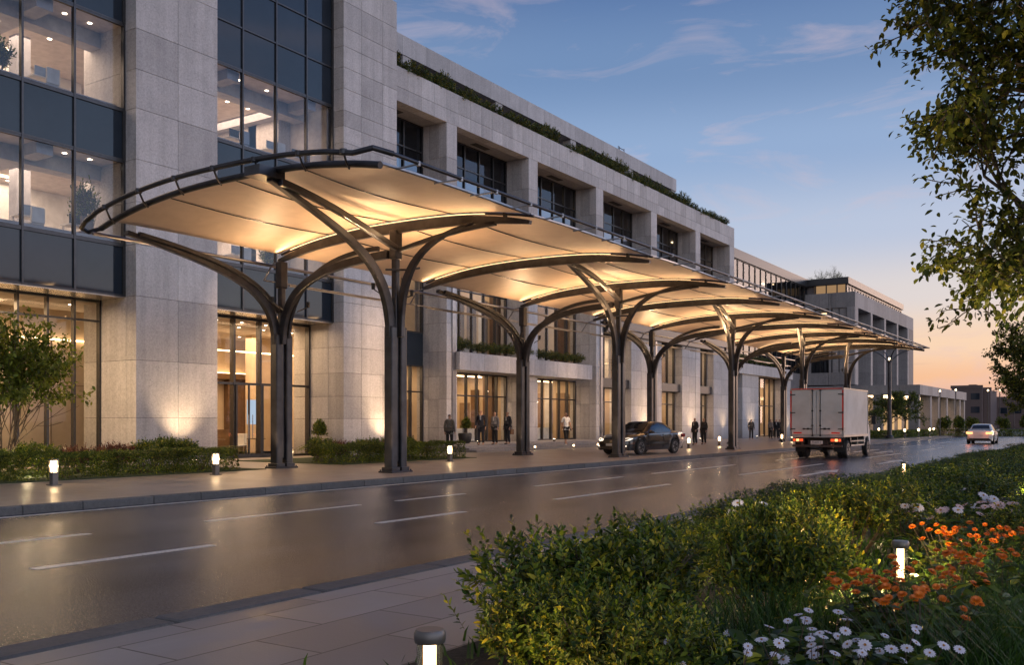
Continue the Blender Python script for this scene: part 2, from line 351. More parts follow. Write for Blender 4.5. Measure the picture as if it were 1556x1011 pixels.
def spot(loc, to, power, ang, blend=.5, c=(1, .7, .42), r=.05, name='spot_light'):
    l = bpy.data.lights.new(name, 'SPOT'); l.energy = power; l.color = c; l.spot_size = ang; l.spot_blend = blend; l.shadow_soft_size = r
    o = bpy.data.objects.new(name, l); col.objects.link(o); o.location = loc
    d = (Vector(to) - Vector(loc)).normalized(); o.rotation_euler = d.to_track_quat('-Z', 'Y').to_euler()
    return o
def point(loc, power, c=(1, .72, .42), r=.06, name='lamp_light'):
    l = bpy.data.lights.new(name, 'POINT'); l.energy = power; l.color = c; l.shadow_soft_size = r
    o = bpy.data.objects.new(name, l); col.objects.link(o); o.location = loc; return o
# ------------------------------------------------------------------ world: dusk sky
SUN_EL, SUN_AZ = R(2.5), R(-3)          # sun just above the horizon along the street, behind the right edge
w = bpy.data.worlds.new('World'); scn.world = w; w.use_nodes = True
nt = w.node_tree; nt.nodes.clear()
wo = nt.nodes.new('ShaderNodeOutputWorld'); bg = nt.nodes.new('ShaderNodeBackground'); L(nt, bg, 0, wo, 0)
tc = N(nt, 'ShaderNodeTexCoord'); sx = N(nt, 'ShaderNodeSeparateXYZ'); L(nt, tc, 'Generated', sx, 0)
rp = N(nt, 'ShaderNodeValToRGB'); cr = rp.color_ramp; cr.interpolation = 'EASE'
stops = [(0, (.42, .26, .23)), (.018, (.62, .37, .29)), (.04, (.84, .51, .32)), (.075, (.86, .64, .47)), (.125, (.68, .65, .66)), (.19, (.46, .55, .72)), (.27, (.28, .41, .64)), (.35, (.165, .275, .49)), (.45, (.075, .155, .36)), (.7, (.04, .085, .24)), (1, (.03, .06, .18))]
cr.elements[0].position = stops[0][0]; cr.elements[0].color = c4(stops[0][1]); cr.elements[1].position = 1; cr.elements[1].color = c4(stops[-1][1])
for p_, c_ in stops[1:-1]:
    e_ = cr.elements.new(p_); e_.color = c4(c_)
L(nt, sx, 2, rp, 0)
# away from the sunset the glow near the horizon turns lilac-blue
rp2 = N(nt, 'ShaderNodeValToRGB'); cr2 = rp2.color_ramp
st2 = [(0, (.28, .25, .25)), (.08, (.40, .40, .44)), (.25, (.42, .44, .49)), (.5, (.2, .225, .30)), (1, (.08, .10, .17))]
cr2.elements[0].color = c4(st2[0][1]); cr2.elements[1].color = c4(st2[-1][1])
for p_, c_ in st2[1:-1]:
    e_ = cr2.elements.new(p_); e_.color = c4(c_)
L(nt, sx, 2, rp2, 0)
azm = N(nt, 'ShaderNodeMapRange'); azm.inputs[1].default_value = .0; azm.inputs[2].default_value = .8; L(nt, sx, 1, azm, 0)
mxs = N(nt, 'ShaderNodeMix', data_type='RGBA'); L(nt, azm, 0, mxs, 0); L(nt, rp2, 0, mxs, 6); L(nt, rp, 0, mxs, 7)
# thin cirrus
mp = N(nt, 'ShaderNodeMapping'); mp.inputs['Scale'].default_value = (2.2, 1.5, 8.0); mp.inputs['Rotation'].default_value = (.25, .18, .3); L(nt, tc, 'Generated', mp, 'Vector')
cn = N(nt, 'ShaderNodeTexNoise', Scale=2.6, Detail=11, Roughness=.62, Distortion=1.1); L(nt, mp, 0, cn, 'Vector')
cm = N(nt, 'ShaderNodeMapRange'); cm.inputs[1].default_value = .51; cm.inputs[2].default_value = .80; cm.inputs[3].default_value = 0; cm.inputs[4].default_value = .62; L(nt, cn, 0, cm, 0)
mxc = N(nt, 'ShaderNodeMix', data_type='RGBA'); L(nt, cm, 0, mxc, 0); L(nt, mxs, 2, mxc, 6); mxc.inputs[7].default_value = (.66, .52, .56, 1)
# grey cloud bars low down
mp2 = N(nt, 'ShaderNodeMapping'); mp2.inputs['Scale'].default_value = (1.4, 1.4, 16); mp2.inputs['Location'].default_value = (.33, 0, .2); L(nt, tc, 'Generated', mp2, 'Vector')
cn2 = N(nt, 'ShaderNodeTexNoise', Scale=2.6, Detail=7, Roughness=.5); L(nt, mp2, 0, cn2, 'Vector')
cm2 = N(nt, 'ShaderNodeMapRange'); cm2.inputs[1].default_value = .50; cm2.inputs[2].default_value = .60; L(nt, cn2, 0, cm2, 0)
lo = N(nt, 'ShaderNodeMapRange'); lo.inputs[1].default_value = .085; lo.inputs[2].default_value = .035; L(nt, sx, 2, lo, 0)
mm = N(nt, 'ShaderNodeMath', operation='MULTIPLY'); L(nt, cm2, 0, mm, 0); L(nt, lo, 0, mm, 1)
m7 = N(nt, 'ShaderNodeMath', operation='MULTIPLY'); L(nt, mm, 0, m7, 0); m7.inputs[1].default_value = .8
mxd = N(nt, 'ShaderNodeMix', data_type='RGBA'); L(nt, m7, 0, mxd, 0); L(nt, mxc, 2, mxd, 6); mxd.inputs[7].default_value = (.36, .27, .30, 1)
# extra sky brightness added behind the camera to light the building fronts
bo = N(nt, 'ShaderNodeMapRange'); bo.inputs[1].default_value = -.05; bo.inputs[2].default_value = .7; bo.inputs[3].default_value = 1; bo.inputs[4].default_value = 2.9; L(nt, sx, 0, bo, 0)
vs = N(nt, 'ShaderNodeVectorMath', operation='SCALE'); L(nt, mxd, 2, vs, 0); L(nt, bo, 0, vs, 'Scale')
sky = N(nt, 'ShaderNodeTexSky', sky_type='NISHITA'); sky.sun_disc = False; sky.sun_elevation = SUN_EL; sky.sun_rotation = SUN_AZ; sky.air_density = 1.3; sky.dust_density = 2
sk = N(nt, 'ShaderNodeVectorMath', operation='SCALE'); L(nt, sky, 0, sk, 0); sk.inputs['Scale'].default_value = .004
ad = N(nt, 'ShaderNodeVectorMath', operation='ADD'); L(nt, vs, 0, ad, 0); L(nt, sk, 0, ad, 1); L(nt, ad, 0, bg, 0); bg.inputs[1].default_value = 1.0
sl = bpy.data.lights.new('sun', 'SUN'); sl.energy = .22; sl.angle = R(12); sl.color = (1, .62, .42)
so = bpy.data.objects.new('sun', sl); col.objects.link(so)
sd = Vector((math.sin(-SUN_AZ) * math.cos(R(6)) + .25, math.cos(SUN_AZ), math.sin(R(6))))
so.rotation_euler = sd.to_track_quat('Z', 'Y').to_euler(); so.location = (40, 60, 60)

# ------------------------------------------------------------------ ground, road, kerbs
PZ = .15                                    # plaza level
struct(MB().box(-1500, 1500, -1500, 1500, -.5, -.03), 'ground', M['soil'])
RX0, RX1 = -16.1, -6.2
struct(MB().box(RX0, RX1, -40, 109, -.4, 0), 'road', M['asphalt'])
struct(MB().box(-60, 120, 109.0, 118, -.4, -.002), 'cross_road', M['asphalt'])
struct(MB().box(-60, RX0 - .18, -40, 108.8, -.3, PZ), 'plaza_pavement', M['plaza'])
struct(MB().box(RX1 + .335, -3.7, -20, 108.8, -.3, .12), 'footpath', M['pave'])
struct(MB().box(-3.695, 60, -20, 108.8, -.3, .125), 'planting_bed', M['soil'])
def kerb_run(x0, x1, ztop, ya, yb, step=1.5):
    mb = MB(); y = ya
    while y < yb:
        l = step * random.choice((.75, 1, 1, 1.15)); e = min(y + l, yb)
        dz = random.uniform(-.004, .004); dx = random.uniform(-.006, .006)
        mb.box(x0 + dx, x1 + dx, y + .009, e - .009, -.25, ztop + dz); y = e
    mb.box(x0 + .02, x1 - .02, ya, yb, -.25, ztop - .02)
    return mb
o = kerb_run(RX0 - .175, RX0, PZ, -6, 108.8).build('kerb', M['kerb'], kind='structure', bevel=.02)
o = kerb_run(RX1, RX1 + .33, .13, -2, 108.8).build('kerb', M['kerb'], kind='structure', bevel=.03)
mk = MB()
Zm = .004
def dash(x, y0, y1, wd=.13): mk.box(x - wd / 2, x + wd / 2, y0, y1, .0005, Zm)
for y0, y1 in ((-3, 2.6), (4.6, 7.96), (10, 13.6), (14.7, 17), (20, 24.8), (26.9, 34), (39, 46), (52, 58), (64, 71), (77, 84), (90, 97)): dash(-12.5, y0, y1)
for y0, y1 in ((0.5, 3.6), (5.7, 8.1), (11.3, 13.6), (16.8, 22.5), (27.8, 36.8), (44, 51), (57, 64), (70, 77), (84, 92)): dash(-10.0, y0, y1, .15)
mk.box(-15.88, -15.76, -30, 108, .0005, Zm); mk.box(-6.62, -6.5, -30, 108, .0005, Zm)
def arrow(x, y):
    mk.box(x - .09, x + .09, y, y + 2.6, .0005, Zm)
    mk.poly([(x - .38, y + 2.6, Zm), (x + .38, y + 2.6, Zm), (x, y + 4.3, Zm)])
arrow(-8.3, 28.2); arrow(-8.2, 38); arrow(-11.2, 51); arrow(-8.2, 60)
struct(mk, 'road_marking', M['mark'])
# steps up to the terrace wing
mb = MB(); mb.box(-26.15, -60, 36.6, 56.6, PZ + .001, PZ + .10)
mb.box(-26.6, -60, 36.6, 56.6, PZ + .10, PZ + .20); mb.box(-27.05, -60, 36.6, 56.6, PZ + .20, PZ + .30)
struct(mb, 'entrance_steps', M['stone2'])
# ------------------------------------------------------------------ buildings
def rng(a, b, n): return [a + (b - a) * i / n for i in range(n + 1)]
def clad(mb, x0, x1, y0, y1, z0, z1, yb=(), zb=(), xb=(), g=.006, cut=None):
    """stone cladding: slabs with open joints over a dark core"""
    if cut is None: cut = max(1, 1)
    mb.cur = 1; mb.box(x0 + .03, x1 - .03, y0 + .03, y1 - .03, z0 + .005, z1 - .03); mb.cur = 0
    X = [x0] + sorted(v for v in xb if x0 < v < x1) + [x1]; Y = [y0] + sorted(v for v in yb if y0 < v < y1) + [y1]; Z = [z0] + sorted(v for v in zb if z0 < v < z1) + [z1]
    for i in range(len(X) - 1):
        for j in range(len(Y) - 1):
            for k in range(len(Z) - 1):
                mb.box(X[i] + (g if i else 0), X[i + 1] - (g if i < len(X) - 2 else 0), Y[j] + (g if j else 0), Y[j + 1] - (g if j < len(Y) - 2 else 0), Z[k] + (g if k else 0), Z[k + 1] - (g if k < len(Z) - 2 else 0))
    return mb
ST = [M['stone'], M['joint']]; ST2 = [M['stone2'], M['joint']]; STD = [M['stone_dark'], M['joint']]
def window(parent, x, y0, y1, z0, z1, ym=(), zm=(), fw=.07, fd=.14, glass='glass', name='window', pane=True, fm='metal', foot=True):
    """glazed opening facing +X: frame with mullions, the glass as its sub-part"""
    mb = MB(); h = fw / 2
    ys = [y0 + h] + list(ym) + [y1 - h]; zs = [z0 + h] + list(zm) + [z1 - h]
    for y in ys: mb.box(x - fd, x + .04, y - h, y + h, z0, z1)
    for z in zs:
        for a, b in zip(ys[:-1], ys[1:]): mb.box(x - fd * .7, x + .022, a + h, b - h, z - h * .9, z + h * .9)
    f = mb.build(name, M[fm], parent)
    if pane:
        g = MB()
        for a, b in zip(ys[:-1], ys[1:]):
            for c, d in zip(zs[:-1], zs[1:]):
                t = random.uniform(-.004, .004); xx = x - .03
                g.poly([(xx + t, a + h * .8, c + h * .7), (xx - t, b - h * .8, c + h * .7), (xx - t * .5, b - h * .8, d - h * .7), (xx + t * .5, a + h * .8, d - h * .7)])
        gg = g.build('pane', M[glass], parent, recalc=False); gg.parent = f
    return f
def room(parent, x0, x1, y0, y1, z0, z1, wall='officewall', floor='infloor', ceil='ceil', t=.1, name='room'):
    """inner shell of a room: floor, ceiling, back and side walls, open to the glass side (x1)"""
    MB().box(x0, x1, y0, y1, z0 - t, z0).build('interior_floor', M[floor], parent)
    MB().box(x0, x1, y0, y1, z1, z1 + t).build('interior_ceiling', M[ceil], parent)
    mb = MB(); mb.box(x0 - t, x0, y0 - t, y1 + t, z0 - t, z1 + t); mb.box(x0 + .002, x1, y0 - t, y0, z0 - t, z1 + t); mb.box(x0 + .002, x1, y1, y1 + t, z0 - t, z1 + t)
    mb.build('interior_wall', M[wall], parent)
def downlights(parent, pts, r=.09, z=0, mat='down'):
    for (x, y, zz) in pts:
        MB().lathe([(r, -.012), (r, 0)], 10, (x, y, zz)).build('ceiling_light', M[mat], parent)

M['blueish'] = pbr('pale_blue_fabric', (.35, .42, .52), .6)
M['brownwall'] = pbr('tan_wall', (.30, .2, .12), .6, c2=(.22, .14, .08), scale=2)
# ---- corner tower ------------------------------------------------
TW = thing('office_tower', 'tall stone corner tower at left with lit entrance hall and dark blue glass bands', 'building', (-29, 22, PZ))
zj = [1.75, 3.7, 5.86, 7.6, 9.03, 10.46, 12.18, 13.5, 14.87, 16.7, 18.4]
clad(MB(), -31, -28.0, 19.53, 22.9, PZ, 20.7, [21.2], zj, [-28.55]).build('stone_pier', ST, TW, bevel=.006)
clad(MB(), -31, -28.0, 29.5, 32.95, PZ, 20.7, [30.62, 32.0], zj + [2.7, 4.8, 6.7, 8.3, 9.8, 11.3, 12.9, 14.2, 15.8, 17.6, 19.5], [-28.9]).build('stone_pier', ST, TW, bevel=.006)
clad(MB(), -31, -28.0, 6.6, 9.0, PZ, 20.7, [7.8], zj, [-28.55]).build('stone_pier', ST, TW)
clad(MB(), -45, -31.003, 28.6, 32.95, 6.2, 20.7, (), zj).build('wall', ST, TW)
XG = -28.62
bays = [(9.0, 19.53, [10.9, 12.6, 14.3, 15.98, 17.7]), (22.9, 29.5, [24.6, 26.3, 27.95])]
for (a, b, ym) in bays:
    for (z0, z1, zm) in ((5.86, 7.6, ()), (10.46, 12.18, ()), (15.1, 20.4, (16.75, 18.4))):
        mb = MB(); mb.box(XG - .1, XG - .02, a, b, z0, z1); sp = mb.build('spandrel_panel', M['spandrel'], TW)
        fb = MB(); zs = [z0 + .03] + list(zm) + [z1 - .03]
        for y in ym: fb.box(XG - .05, XG + .045, y - .035, y + .035, z0, z1)
        e = [a] + list(ym) + [b]
        for z in zs:
            for p, q in zip(e[:-1], e[1:]): fb.box(XG - .05, XG + .03, p + (.035 if p != a else 0), q - (.035 if q != b else 0), z - .03, z + .03)
        for yy in (a + .05, b - .05): fb.box(XG - .051, XG + .05, yy - .05, yy + .05, z0, z1)
        f = fb.build('frame', M['metal'], TW); f.parent = sp
    for (z0, z1) in ((7.6, 10.46), (12.18, 15.1)):
        window(TW, XG, a, b, z0, z1, ym, (), .07, .12, 'glass_up')
clad(MB(), -45, -28.3, 9.0, 29.5, 20.42, 20.9).build('roof', ST, TW)
# floor slabs behind the spandrels, rooms behind the vision glass
for (zf, zc) in ((7.55, 10.5), (12.15, 15.12)):
    room(TW, -37.5, -28.8, 9.1, 29.3, zf, zc)
    mb = MB()
    for y in (11.5, 16.6, 24.1, 28.2): mb.box(-37.4, -28.9, y, y + .55, zc - .38, zc - .001)
    mb.box(-30.6, -30.0, 9.2, 29.2, zc - .52, zc - .002)
    mb.build('ceiling_beam', M['beam'], TW)
    for y in (15.2, 17.9, 23.6, 28.6): MB().box(-32.9, -32.4, y, y + .5, zf, zc - .003).build('interior_column', M['beam'], TW)
    mb = MB()
    for k in range(14): mb.box(-34.8 + k * .17, -34.74 + k * .17, 13.2, 16.0, zc - .13, zc - .05)
    mb.build('slatted_ceiling', M['metal'], TW)
    pts = [(x, y, zc - .002) for y in (10.4, 12.6, 13.9, 15.4, 17.9, 18.8, 23.2, 25.2, 26.6, 27.7, 28.9) for x in (-29.5, -31.9, -34.6) if random.random() < .8]
    downlights(TW, pts, .075)
    for (x, y, l) in ((-31.3, 17.2, 1.3), (-33.6, 25.6, 1.5), (-31.6, 27.0, 1.3), (-35, 12.2, 1.5), (-34, 18.6, 1.1)):
        MB().box(x - .09, x + .09, y - l / 2, y + l / 2, zc - .05, zc - .005).build('light_panel', M['strip'], TW)
    # glass partitions, desks' low wall and shelving at the back
    for (px_, pa, pb) in ((-35.2, 9.2, 12.9), (-35.2, 17.2, 22), (-34.1, 25.2, 26.4)): MB().box(px_, px_ + .1, pa, pb, zf, zc - .01).build('partition', M['white'], TW)
    mb = MB(); mb.box(-29.4, -29.1, 9.2, 29.2, zf, zf + .32); mb.build('window_bench', M['beam'], TW)
    area((-32.5, 15.2, zc - .06), (-32.5, 15.2, 0), 5, 9, 850, (1, .72, .50)); area((-32.5, 26, zc - .06), (-32.5, 26, 0), 5, 5.5, 600, (1, .70, .48))
for (zf, ys_) in ((7.87, (15.2, 16.9, 18.6, 23.6, 25.4)), (12.47, (14.9, 17.4, 23.6, 25.3, 27.2, 28.6))):
    for k, y in enumerate(ys_):
        dk = MB(); dk.box(-30.0, -29.5, y - .55, y + .35, zf + .30, zf + .34); dk.box(-29.98, -29.92, y - .5, y - .46, zf - .3, zf + .3); dk.box(-29.58, -29.52, y + .28, y + .32, zf - .3, zf + .3)
        d_ = dk.build('desk', M['white'], TW)
        q = MB().box(-29.82, -29.78, y - .35, y + .12, zf + .42, zf + .74).box(-29.84, -29.76, y - .15, y - .08, zf + .34, zf + .45).build('monitor', M[('black', 'blueish', 'black')[k % 3]], TW); q.parent = d_
        q = MB().box(-29.35, -29.25, y - .25, y + .2, zf + .1, zf + .62).box(-29.7, -29.3, y - .25, y + .2, zf + .05, zf + .12).build('chair_back', M[('blueish', 'white', 'darkwood')[k % 3]], TW, bevel=.04); q.parent = d_
# ground floor
ZS = 5.86
mb = MB(); mb.box(-30.2, XG - .01, 9.0, 19.53, ZS - .04, ZS - .002); mb.box(-30.2, XG - .01, 22.9, 29.5, ZS - .04, ZS - .002)
mb.build('soffit', pbr('soffit_metal', (.6, .56, .52), .25, .5), TW)
window(TW, -30.0, 9.0, 19.53, PZ, ZS - .04, [10.4, 11.5, 12.55, 13.6, 14.6, 15.6, 16.6, 17.6, 18.55], (5.1,), .075, .14)
window(TW, -30.0, 22.9, 29.5, PZ, ZS - .04, [24.1, 25.35, 26.7, 28.05], (3.15,), .10, .2)
mb = MB()                                          # door leaves: stiles, bottom rails
for y in (25.4, 26.66, 26.75, 28.0):
    mb.box(-29.94, -29.88, y - .035, y + .035, PZ + .01, 3.1)
for a, b in ((25.42, 26.64), (26.77, 27.98)):
    c = (a + b) / 2; mb.box(-29.94, -29.88, c - .035, c + .035, PZ + .01, 3.1); mb.box(-29.935, -29.885, a + .02, c - .035, PZ + .02, PZ + .16); mb.box(-29.935, -29.885, c + .035, b - .02, PZ + .02, PZ + .16)
dr = mb.build('door', M['metal'], TW)
mb = MB()
for y in (25.93, 26.13, 27.28, 27.48): mb.tube([(-29.8, y, .95), (-29.8, y, 1.9)], .018)
h = mb.build('handle', M['chrome'], TW); h.parent = dr
room(TW, -38, -30.25, 23.0, 32.8, PZ - .0, 5.75, 'inwall')
room(TW, -33.2, -30.25, 9.1, 22.7, PZ - .0, 5.75, 'inwall')
mb = MB()
for y in rng(9.1, 22.6, 9): mb.box(-33.2, -33.17, y, y + .02, PZ, 5.2)
mb.box(-33.2, -33.17, 9.1, 22.6, 2.95, 2.97); mb.build('panel_joint', M['darkwood'], TW)
mb = MB(); mb.box(-33.15, -33.05, 9.1, 22.6, 4.62, 4.67); mb.box(-37.9, -37.8, 23.1, 32.7, 4.0, 4.07); mb.box(-34.4, -34.3, 23.1, 32.7, 4.82, 4.87)
mb.build('cove_light', M['strip'], TW)
for y in (24.6, 27.6, 30.6): MB().box(-35.4, -34.9, y, y + .45, PZ, 5.74).build('interior_column', M['inwall'], TW)
mb = MB()
for a, b in ((23.1, 24.4), (25.3, 26.0), (26.9, 28.0), (29, 30.4), (31.4, 32.7)): mb.box(-37.9, -37.6, a, b, PZ, 3.7)
mb.box(-36.6, -35.9, 26, 30, PZ, 1.25); mb.box(-37.9, -37.2, 23.1, 32.7, 3.72, 4.0); mb.build('timber_screen', M['darkwood'], TW)
downlights(TW, [(x, y, 5.748) for y in (23.9, 25.3, 26.6, 27.9, 29.3, 31) for x in (-31, -32.7, -36.3)], .06)
downlights(TW, [(-31.3, y, 5.748) for y in (11, 13, 15.2, 17.3, 19.2)], .06)
area((-31.6, 15.5, 5.6), (-31.9, 15.5, 0), 1.6, 11, 1100, (1, .66, .34)); area((-33.5, 27.5, 5.6), (-33.5, 27.5, 0), 5, 8, 1100, (1, .64, .34)); area((-29.4, 26.2, 5.6), (-29.4, 26.2, 0), .5, 6, 60, (1, .66, .36)); area((-29.4, 14.5, 5.6), (-29.4, 14.5, 0), .5, 9, 60, (1, .66, .36))
# dark glass partition seen at the entrance
MB().box(-33.0, -32.9, 28.6, 29.4, 1.5, 2.6).build('display_screen', M['screen'], TW)

# ---- terrace wing ------------------------------------------------
WG = thing('terrace_wing', 'long stone wing with deep window bays under a planted roof terrace behind the canopy', 'building', (-32, 58, PZ))
PY = [(39.3, 40.2), (47.3, 48.3), (55.7, 56.7), (64.3, 65.3), (72.8, 73.8), (80.6, 81.7)]
zw = [1.3, 2.8, 4.0, 5.3, 6.8, 8.2, 9.6, 11, 12.4, 13.8, 15.5]
for i, (a, b) in enumerate(PY):
    clad(MB(), -32.0, -30.0, a, b, PZ, 17.3, (), zw, [-30.5, -31.2]).build('stone_pier', ST, WG, bevel=.006)
clad(MB(), -30.6, -29.99, 32.96, 81.7, 17.302, 19.0, [33 + 1.05 * k for k in range(1, 47)], [18.0]).build('parapet', ST, WG, bevel=.006)
edges = [32.96] + [v for p in PY for v in p]
BY = [(edges[0], PY[0][0])] + [(PY[i][1], PY[i + 1][0]) for i in range(5)]
mb = MB(); mb.box(-32.2, -30.62, 32.96, 81.7, 17.31, 17.6); mb.box(-36, -32.21, 32.96, 81.7, 17.3, 17.55)
mb.build('terrace_floor', M['stone2'], WG)
for i, (a, b) in enumerate(BY):
    n = 5 if b - a > 7 else 4
    ym = rng(a, b, n)[1:-1]
    window(WG, -31.6, a, b, 12.6, 17.3, ym, (15.9,), .08, .14, 'glass_dark')
    MB().box(-31.8, -31.3, a + .002, b - .002, 11.5, 12.6).build('window_sill', M['stone2'], WG)
    MB().box(-38, -31.9, a, b, 12.55, 12.65).build('interior_floor', M['infloor'], WG)
    MB().box(-38, -37.9, a, b, 12.65, 17.3).build('interior_wall', M['officewall'], WG)
    MB().box(-31.3, -30.9, a + (b - a) * .42, a + (b - a) * .62, 17.285, 17.30).build('soffit_grille', M['joint'], WG)
for (x, y, l, cc) in ((-33.5, 77, 2, 50), (-33.5, 69, 2, 30), (-33.5, 60, 2, 8), (-33.5, 52, 2, 6)):
    MB().box(x - .1, x + .1, y - l / 2, y + l / 2, 17.2, 17.25).build('light_panel', M['strip'], WG)
    if cc > 10: area((x, y, 17.1), (x, y, 0), 1, 5, cc, (1, .62, .34))
# mid and ground storeys
def lit_bay(a, b, z0, z1, x, ym, zm, depth=6, power=60, wall='inwall', c=(1, .64, .34), coves=True, glass='glass'):
    window(WG, x, a, b, z0, z1, ym, zm, .08, .14, glass)
    MB().box(x - depth, x - .2, a - .3, b + .3, z0 - .12, z0).build('interior_floor', M['infloor'], WG)
    MB().box(x - depth, x - .16, a - .3, b + .3, z1, z1 + .12).build('interior_ceiling', M['ceil'], WG)
    m = MB(); m.box(x - depth - .1, x - depth, a - .4, b + .4, z0 - .12, z1 + .12); m.box(x - depth, x - .2, a - .4, a - .3, z0, z1); m.box(x - depth, x - .2, b + .3, b + .4, z0, z1); m.build('interior_wall', M[wall], WG)
    k = a - .28
    while k < b + .1:                                # panels, curtains and joinery of different tone and depth
        wd = random.uniform(.35, 1.0); mt = random.choice(('darkwood', 'darkwood', 'inwall', 'white', 'brownwall', 'brownwall')); dp = random.uniform(.05, 1.8)
        MB().box(x - depth + .002, x - depth + dp, k, min(k + wd, b + .28), z0 + .001, z0 + (z1 - z0) * random.choice((.55, .7, .85, .999))).build('interior_panel', M[mt], WG); k += wd + random.choice((0.02, .3, .7))
    k = x - depth + .3
    while k < x - .9:                                 # the same along the side wall that the street sees
        wd = random.uniform(.25, .7); mt = random.choice(('darkwood', 'darkwood', 'brownwall', 'white', 'brownwall', 'inwall')); dp = random.uniform(.04, .5)
        MB().box(k, k + wd, b + .298 - dp, b + .298, z0 + .001, z0 + (z1 - z0) * random.choice((.6, .8, .999))).build('interior_panel', M[mt], WG); k += wd + random.choice((0.03, .25, .5))
    for k in (.35, .7):
        MB().box(x - depth * .55, x - depth * .55 + .35, a + (b - a) * k, a + (b - a) * k + .35, z0, z1).build('interior_column', M[random.choice(('inwall', 'darkwood', 'brownwall'))], WG)
    for k in range(5):
        yy = random.uniform(a + .4, b - .4); xx = x - random.uniform(1, depth - 1.5); zz = z0 + (z1 - z0) * random.uniform(.55, .85)
        MB().lathe([(.03, -.05), (.08, 0), (.03, .06)], 8, (xx, yy, zz)).build('pendant_lamp', M['down'], WG)
    MB().box(x - 1.6, x - .9, a + (b - a) * .2, a + (b - a) * .75, z0, z0 + .78).build('counter', M[random.choice(('darkwood', 'white'))], WG)
    if coves: MB().box(x - 1.9, x - 1.8, a, b, z1 - .06, z1 - .005).build('cove_light', M['strip'], WG); MB().box(x - depth + .01, x - depth + .08, a, b, z1 - .55, z1 - .5).build('cove_light', M['strip'], WG)
    downlights(WG, [(x - 1.2 - 1.7 * j, a + (b - a) * (k + .5) / 3, z1 - .002) for j in range(3) for k in range(3)], .065)
    area((x - depth * .45, (a + b) / 2, z1 - .08), (x - depth * .45, (a + b) / 2, 0), depth * .6, (b - a) * .8, power * 3.4, c)
a, b = 33.0, 39.3
lit_bay(a, b, PZ, 4.6, -31.6, [34.1, 35.2, 36.3, 37.3, 38.3], (3.2,), power=70)
lit_bay(a, b, 6.3, 11.5, -31.6, [34.6, 36.2, 37.75], (9.2,), power=50, c=(1, .72, .5), glass='glass_up')
mb = MB(); mb.box(-31.75, -31.58, a, b, 4.6, 6.3); mb.build('spandrel_panel', M['spandrel'], WG)
for (a, b) in BY[1:3]:
    lit_bay(a, b, .45, 4.38, -31.6, rng(a, b, 7)[1:-1], (3.1,), power=95)
    lit_bay(a, b, 5.35, 11.5, -31.6, rng(a, b, 6)[1:-1], (9.0,), power=85, c=(1, .70, .44), glass='glass_up')
clad(MB(), -31.55, -29.7, 40.05, 54.6, 4.38, 5.33, [41 + 1.3 * k for k in range(11)]).build('balcony', ST, WG, bevel=.006)
mb = MB(); mb.box(-31.4, -30.0, 40.1, 54.4, 5.335, 5.38); mb.build('planter_soil', M['soil'], WG)
# narrower windows between broad lit piers further along
walls = [(61.0, 64.29), (65.31, 66.2), (70.1, 72.79), (76.8, 80.59)]
for (a, b) in walls: clad(MB(), -31.3, -30.02, a, b, PZ, 11.5, [(a + b) / 2] if b - a > 2 else (), zw, ()).build('wall', ST, WG, bevel=.006)
for (a, b) in ((56.71, 60.99), (66.21, 70.09), (73.81, 76.79)):
    ym = rng(a, b, 3)[1:-1]
    lit_bay(a, b, PZ, 4.0, -30.7, ym, (3.0,), power=45, depth=5)
    lit_bay(a, b, 4.6, 7.6, -30.7, ym, (), power=45, depth=5)
    MB().box(-30.85, -30.2, a, b, 4.0, 4.6).build('spandrel_panel', M['metal'], WG)
    MB().box(-30.85, -30.5, a, b, 7.6, 11.5).build('spandrel_panel', M['spandrel'], WG)
MB().box(-30.55, -29.75, 56.75, 81.6, 7.7, 8.6).build('shadow_band', M['metal'], WG)  # dark strip put in for the shadow above the narrow windows
for yy in (40.0, 56.5, 65.2): MB().box(-29.995, -29.93, yy - .28, yy + .02, PZ, 9.5).build('metal_pilaster', M['pipe'], WG)
# recessed penthouse with roof slab on posts
clad(MB(), -41, -33.0, 32.97, 75.8, 21.5, 22.55, [33 + 2.1 * k for k in range(1, 21)], ()).build('roof', ST, WG, bevel=.006)
for y in (39.4, 48.3, 57.6, 66.7, 74.9): MB().box(-33.75, -33.05, y, y + .75, 17.56, 21.495).build('roof_post', M['stone'], WG, bevel=.01)
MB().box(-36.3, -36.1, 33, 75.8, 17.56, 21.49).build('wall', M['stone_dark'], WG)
for k in range(8):
    y = 35 + 5 * k; window(WG, -36.0, y, y + 2.6, 18.2, 20.9, [y + 1.3], (), .06, .1, 'glass_dark')
    MB().box(-35.9, -35.85, y + .2, y + 1.6, 21.3, 21.35).build('light_panel', M['strip'], WG)
clad(MB(), -41, -30.02, 81.5, 81.72, 11.4, 18.98, (), zw + [17.2], [-32, -34, -36, -38]).build('wall', ST, WG)
# small rooftop antenna frame
mb = MB()
for dx in (0, .5):
    for dy in (0, .8): mb.tube([(-34 + dx, 66 + dy, 22.5), (-34 + dx, 66 + dy, 23.1)], .03)
mb.tube([(-34, 66, 23.05), (-34, 66.8, 23.05)], .03); mb.tube([(-33.5, 66, 23.0), (-33.5, 66.8, 23.0)], .03); mb.tube([(-33.8, 66.4, 22.5), (-33.8, 66.4, 23.3)], .025)
o = mb.build('roof_aerial', M['steel']); tag(o, 'small metal aerial frame standing on the roof edge of the terrace wing', 'aerial')

